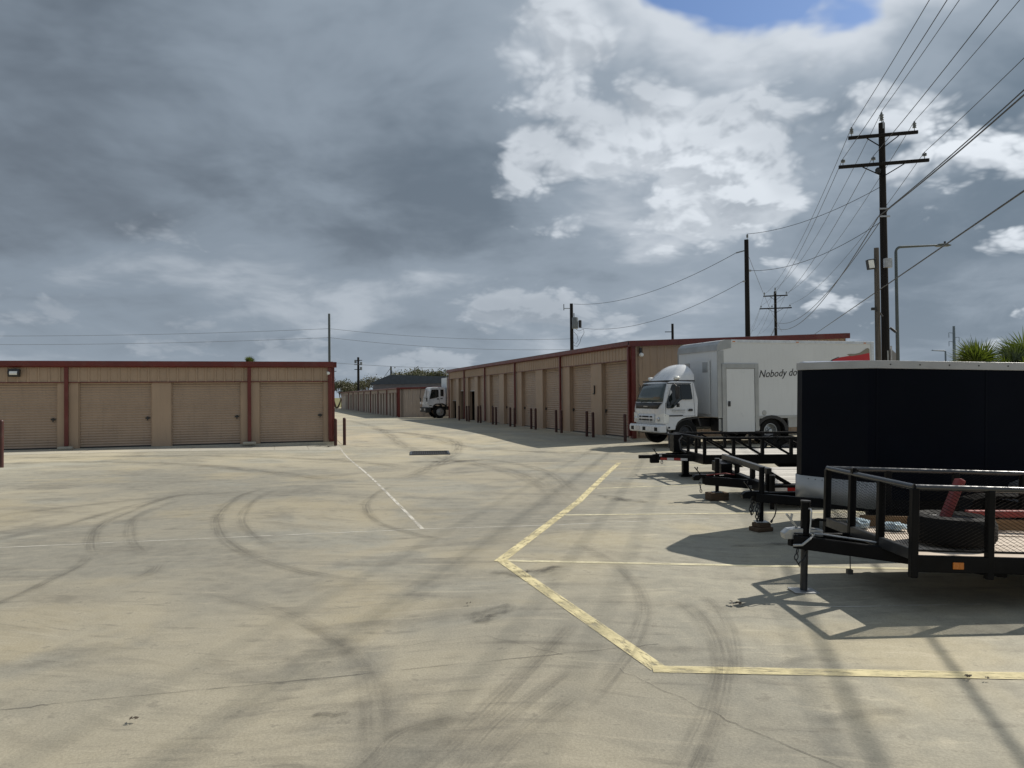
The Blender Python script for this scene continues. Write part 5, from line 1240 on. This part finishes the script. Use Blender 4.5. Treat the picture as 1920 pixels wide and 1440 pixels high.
# diamond sign seen from behind
sg = thing('road_sign', 'bare back of a diamond road sign behind the utility poles', 'sign', (17.8, 36.0, 0))
MB().box(-0.03, 0.03, -0.03, 0.03, 0, 3.75).build('post', M['galv'], sg)
MB().prism([(0, 2.80), (0.42, 3.22), (0.0, 3.64), (-0.42, 3.22)], 0.032, 0.04, 'xz').build('sign_plate', M['sign_back'], sg)

# wires: sagging tubes
def wire(pts, sags, r, label, name='power_line'):
    P = []
    for (a, b), sg_ in zip(zip(pts[:-1], pts[1:]), sags):
        a = Vector(a); b = Vector(b); n = 22
        for k in range(n):
            f = k / n; q = a.lerp(b, f); q.z -= sg_ * 4 * f * (1 - f); P.append(q)
    P.append(Vector(pts[-1]))
    c = Vector(pts[0])
    o = MB().tube([p - c for p in P], r, 5, cap=False).build(name, M['wire'], smooth=True); o.location = c
    tag(o, label, 'wire', 'overhead wires'); return o
SPAN = FP - MP
def at_pole(base, off, z, fr=True): return base + LC * off + (-LD * 0.17 if fr else Vector()) + Vector((0, 0, z))
PB = MP - SPAN; PF = FP + SPAN
specs = [(-1.12, 12.04, 0.011, 'overhead wire on the left tip of the upper crossarm'), (1.12, 12.04, 0.011, 'overhead wire on the right tip of the upper crossarm'), (0.0, 12.6, 0.011, 'topmost overhead wire on the tip of the tall pole'),
         (-1.46, 10.82, 0.011, 'overhead wire on the left tip of the lower crossarm'), (-0.36, 10.82, 0.012, 'overhead wire on the middle insulator of the lower crossarm'), (1.46, 10.82, 0.011, 'overhead wire on the right tip of the lower crossarm')]
for off, z, r, lb in specs:
    wire([at_pole(PB, off, z), at_pole(MP, off, z), at_pole(FP, off, z + 0.3), at_pole(PF, off, z)], (0.9, 1.1, 1.0), r, lb)
wire([at_pole(PB, 0.2, 8.9), at_pole(MP, 0.2, 8.78), at_pole(FP, 0.1, 9.2), at_pole(PF, 0.1, 8.8)], (0.8, 1.5, 1.3), 0.017, 'upper thick telephone cable on the tall utility pole', 'telephone_cable')
wire([at_pole(PB, -0.2, 8.35), at_pole(MP, -0.2, 8.45), at_pole(FP, -0.1, 8.7), at_pole(PF, -0.1, 8.3)], (0.9, 1.7, 1.3), 0.020, 'lower thick telephone cable on the tall utility pole', 'telephone_cable')
wire([(30.4, 80.0, 6.9), (24.0, 60.0, 6.36), (9.33, 14.0, 5.2), (1.0, -12.0, 4.6)], (0, 0.0, 0.0), 0.020, 'lone service cable crossing low behind the street lamp', 'service_cable')
wire([(5.05, 61.9, 8.95), (11.8, 39.95, 8.95)], (0.8,), 0.014, 'upper wire from the transformer pole to the bare dark pole')
wire([(12.37, 40.0, 9.92), (14.5, 30.0, 9.62)], (0.35,), 0.012, 'upper wire from the bare dark pole to the tall utility pole')
wire([(5.6, 61.8, 7.0), (12.12, 40.0, 7.45)], (0.9,), 0.013, 'lower wire from the transformer pole to the bare dark pole')
wire([(12.52, 40.0, 8.0), (14.5, 30.0, 8.25)], (0.5,), 0.012, 'lower wire from the bare dark pole to the tall utility pole')
wire([(12.45, 40.0, 8.7), (24.0, 68.0, 7.0)], (0.3,), 0.010, 'thin drooping wire running back from the bare dark pole')
for k, (zl, zr, z2, lb) in enumerate([(7.35, 7.0, 6.15, 'uppermost far wire strung across behind the left building'), (6.7, 6.3, 5.3, 'middle far wire strung across behind the left building'), (4.9, 4.35, 4.05, 'lowest far wire strung across behind the left building')]):
    wire([(-62, 60, zl), (-14.25, 60.0, zr), (4.87, 62.0, z2)], (0.5, 0.35), 0.012, lb).data.materials[0] = M['far_wire']

# ------------------------------------------------------------------ palms
def palm(label, loc, trunk_h, crown_r, nfr, seed, droop=True):
    r = random.Random(seed)
    t = thing('palm_tree', label, 'palm tree', loc)
    MB().tube([(0, 0, -0.2), (0.03, 0, trunk_h * 0.5), (0, 0.02, trunk_h)], [0.26, 0.22, 0.20], 12).build('trunk', M['bark'], t, smooth=40)
    g = MB(); dd = MB()
    for i in range(nfr):
        az = i * 2.39996 + r.uniform(-0.3, 0.3); el = math.radians(r.uniform(-25, 80)) if i > nfr * 0.15 else math.radians(r.uniform(-60, -20))
        dead = i < nfr * 0.12
        d = Vector((math.cos(az) * math.cos(el), math.sin(az) * math.cos(el), math.sin(el)))
        side = d.cross(Vector((0, 0, 1))); side.normalize(); upn = side.cross(d).normalized()
        L = crown_r * r.uniform(0.42, 0.55); base = Vector((0, 0, trunk_h)); hub = base + d * L - Vector((0, 0, 0.08 * L))
        mb = dd if dead else g
        mb.tube([base, base.lerp(hub, 0.5) + Vector((0, 0, 0.03)), hub], [0.022, 0.016, 0.012], 4)
        seg = 22; fan = crown_r * r.uniform(0.48, 0.66)
        for k in range(seg):
            a = math.radians(-118 + 236 * k / (seg - 1)) + r.uniform(-0.03, 0.03)
            dirn = (d * math.cos(a) + side * math.sin(a)).normalized(); ln = fan * (1.0 - 0.32 * abs(a) / 2.06) * r.uniform(0.9, 1.08)
            w = 0.014 * fan / 0.6 + 0.008; tang = dirn.cross(upn).normalized()
            m1 = hub + dirn * ln * 0.45 + upn * 0.03; tip = hub + dirn * ln - Vector((0, 0, 1)) * ln * r.uniform(-0.04, 0.16)
            vs = [hub - tang * w * 0.3, hub + tang * w * 0.3, m1 + tang * w, m1 - tang * w, tip + upn * 0.0]
            mb.add(vs, [(0, 1, 2, 3), (3, 2, 4)])
    g.build('crown', M['palm'], t); dd.build('dry_fronds', M['palm_dead'], t)
palm('bushy fan palm rising behind the cargo trailer at the right', (25.0, 41.0, 0), 2.35, 2.2, 44, 1)
palm('fan palm cut by the right edge behind the cargo trailer', (27.9, 41.6, 0), 2.7, 2.3, 42, 2)
palm('lower fan palm between the two taller palms', (26.4, 40.2, 0), 2.25, 2.0, 44, 6)
palm('small dark palm tip peeking over the left storage building roof', (-23.9, 70.0, 0), 4.75, 0.8, 22, 3)

# ------------------------------------------------------------------ far trees and house
def tree(label, loc, H, R, seed, leaves, mat='olive', size=0.16, bare=False):
    r = random.Random(seed); t = thing('tree', label, 'tree', loc, group='trees beyond the storage yard')
    br = MB(); tips = []
    def grow(p, d, ln, rad_, lv):
        q = p + d * ln
        br.tube([p, p.lerp(q, 0.5) + Vector((r.uniform(-1, 1), r.uniform(-1, 1), 0)) * ln * 0.05, q], [rad_, rad_ * 0.85, rad_ * 0.65], 5, cap=False)
        if lv == 0 or ln < 0.15: tips.append(q); return
        if lv <= 2: tips.append(q)
        for k in range(r.choice((2, 3, 3))):
            nd = (d + Vector((r.uniform(-1, 1), r.uniform(-1, 1), r.uniform(-0.35, 0.6))) * 0.75).normalized()
            grow(q, nd, ln * r.uniform(0.62, 0.82), rad_ * 0.62, lv - 1)
    for k in range(3):
        grow(Vector((0, 0, -0.1)), (Vector((r.uniform(-0.5, 0.5), r.uniform(-0.5, 0.5), 1))).normalized(), H * 0.27, 0.05 * H * 0.5, 5)
    mx = max(q.z for q in tips); sc = H / mx
    br.v = [(x * sc, y * sc, z * sc) for x, y, z in br.v]
    br.build('trunk', M['bark'], t)
    lf = MB()
    for i in range(leaves):
        p = r.choice(tips) * sc + Vector((r.gauss(0, 1), r.gauss(0, 1), r.gauss(0, 0.8))) * R * 0.10
        a = Vector((r.uniform(-1, 1), r.uniform(-1, 1), r.uniform(-1, 1))).normalized(); b = a.cross(Vector((r.uniform(-1, 1), r.uniform(-1, 1), r.uniform(-1, 1)))).normalized(); s = size * r.uniform(0.6, 1.3)
        lf.add([p - a * s, p + b * s * 0.5, p + a * s, p - b * s * 0.5], [(0, 1, 2, 3)])
    lf.build('crown', M[mat], t)
for i, (x, y, H, R, n, s, lb) in enumerate([(-25.6, 112, 4.6, 3.0, 2600, 0.14, 'twiggy grey-green tree right beside the left building corner'), (-23.0, 116, 3.9, 2.6, 2200, 0.14, 'low thin tree left of the far transformer pole'),
      (-19.6, 114, 4.7, 3.0, 2400, 0.13, 'bare pale tree between the two far utility poles'), (-18.3, 117, 4.4, 2.8, 2200, 0.13, 'bare pale tree just left of the dark gabled roof'),
      (-13.3, 100, 5.0, 3.2, 3600, 0.15, 'leafy tree rising behind the dark gabled roof'), (-10.6, 98, 4.9, 3.2, 3600, 0.15, 'leafy tree behind the far row above the parked white cab'), (-8.4, 97, 4.7, 2.8, 3000, 0.15, 'leafy tree top beside the end of the tall building roof'),
      (-28.6, 116, 4.2, 3.0, 2200, 0.14, 'low tree mostly hidden behind the left building')]):
    tree(lb, (x, y, 0), H, R, 20 + i, n, size=s)
hs = thing('house', 'dark blue roofed gabled shed behind the far storage row', 'house', (-13.6, 92.0, 0), GA * 0.6)
MB().box(-3.0, 6.0, 0, 6, 0, 3.2).build('wall', M['house_wall'], hs)
MB().prism([(-3.3, 3.1), (-3.3, 3.3), (-1.0, 4.25), (6.3, 4.0), (6.3, 3.2)], -0.3, 6.3, 'xz').build('roof', M['house_dark'], hs)
for x in (-1.8, 0.6, 3.0): MB().box(x, x + 0.8, -0.03, 0.02, 1.5, 2.5).build('window', M['glass'], hs)

# ------------------------------------------------------------------ small litter on the concrete
def litter(loc, seed, s, label):
    r = random.Random(seed); t = MB()
    for k in range(5):
        c = Vector((r.uniform(-1, 1) * s, r.uniform(-1, 1) * s * 0.6, 0.006 + r.uniform(0, s * 0.4))); a = r.uniform(0, 6.28)
        u = Vector((math.cos(a), math.sin(a), r.uniform(-0.3, 0.3))) * s * 0.7; w = Vector((-math.sin(a), math.cos(a), r.uniform(-0.4, 0.4))) * s * 0.3
        t.add([c - u, c + w + Vector((0, 0, s * 0.15)), c + u, c - w], [(0, 1, 2), (0, 2, 3)])
    o = t.build('dead_leaf_clump', M['debris']); o.location = (loc[0], loc[1], 0.012); tag(o, label, 'litter')
litter((1.67, 5.81), 1, 0.045, 'clump of dead leaves on the concrete left of the mesh trailer')
litter((2.51, 4.28), 2, 0.022, 'small dead leaves by the right end of the yellow line')
litter((2.60, 4.25), 5, 0.014, 'tiny leaf scrap just right of the leaves on the yellow line')
litter((-1.89, 3.83), 3, 0.020, 'small dark scrap on the concrete in the left foreground')
litter((-0.35, 5.9), 4, 0.018, 'dark scrap on the concrete left of the yellow corner')
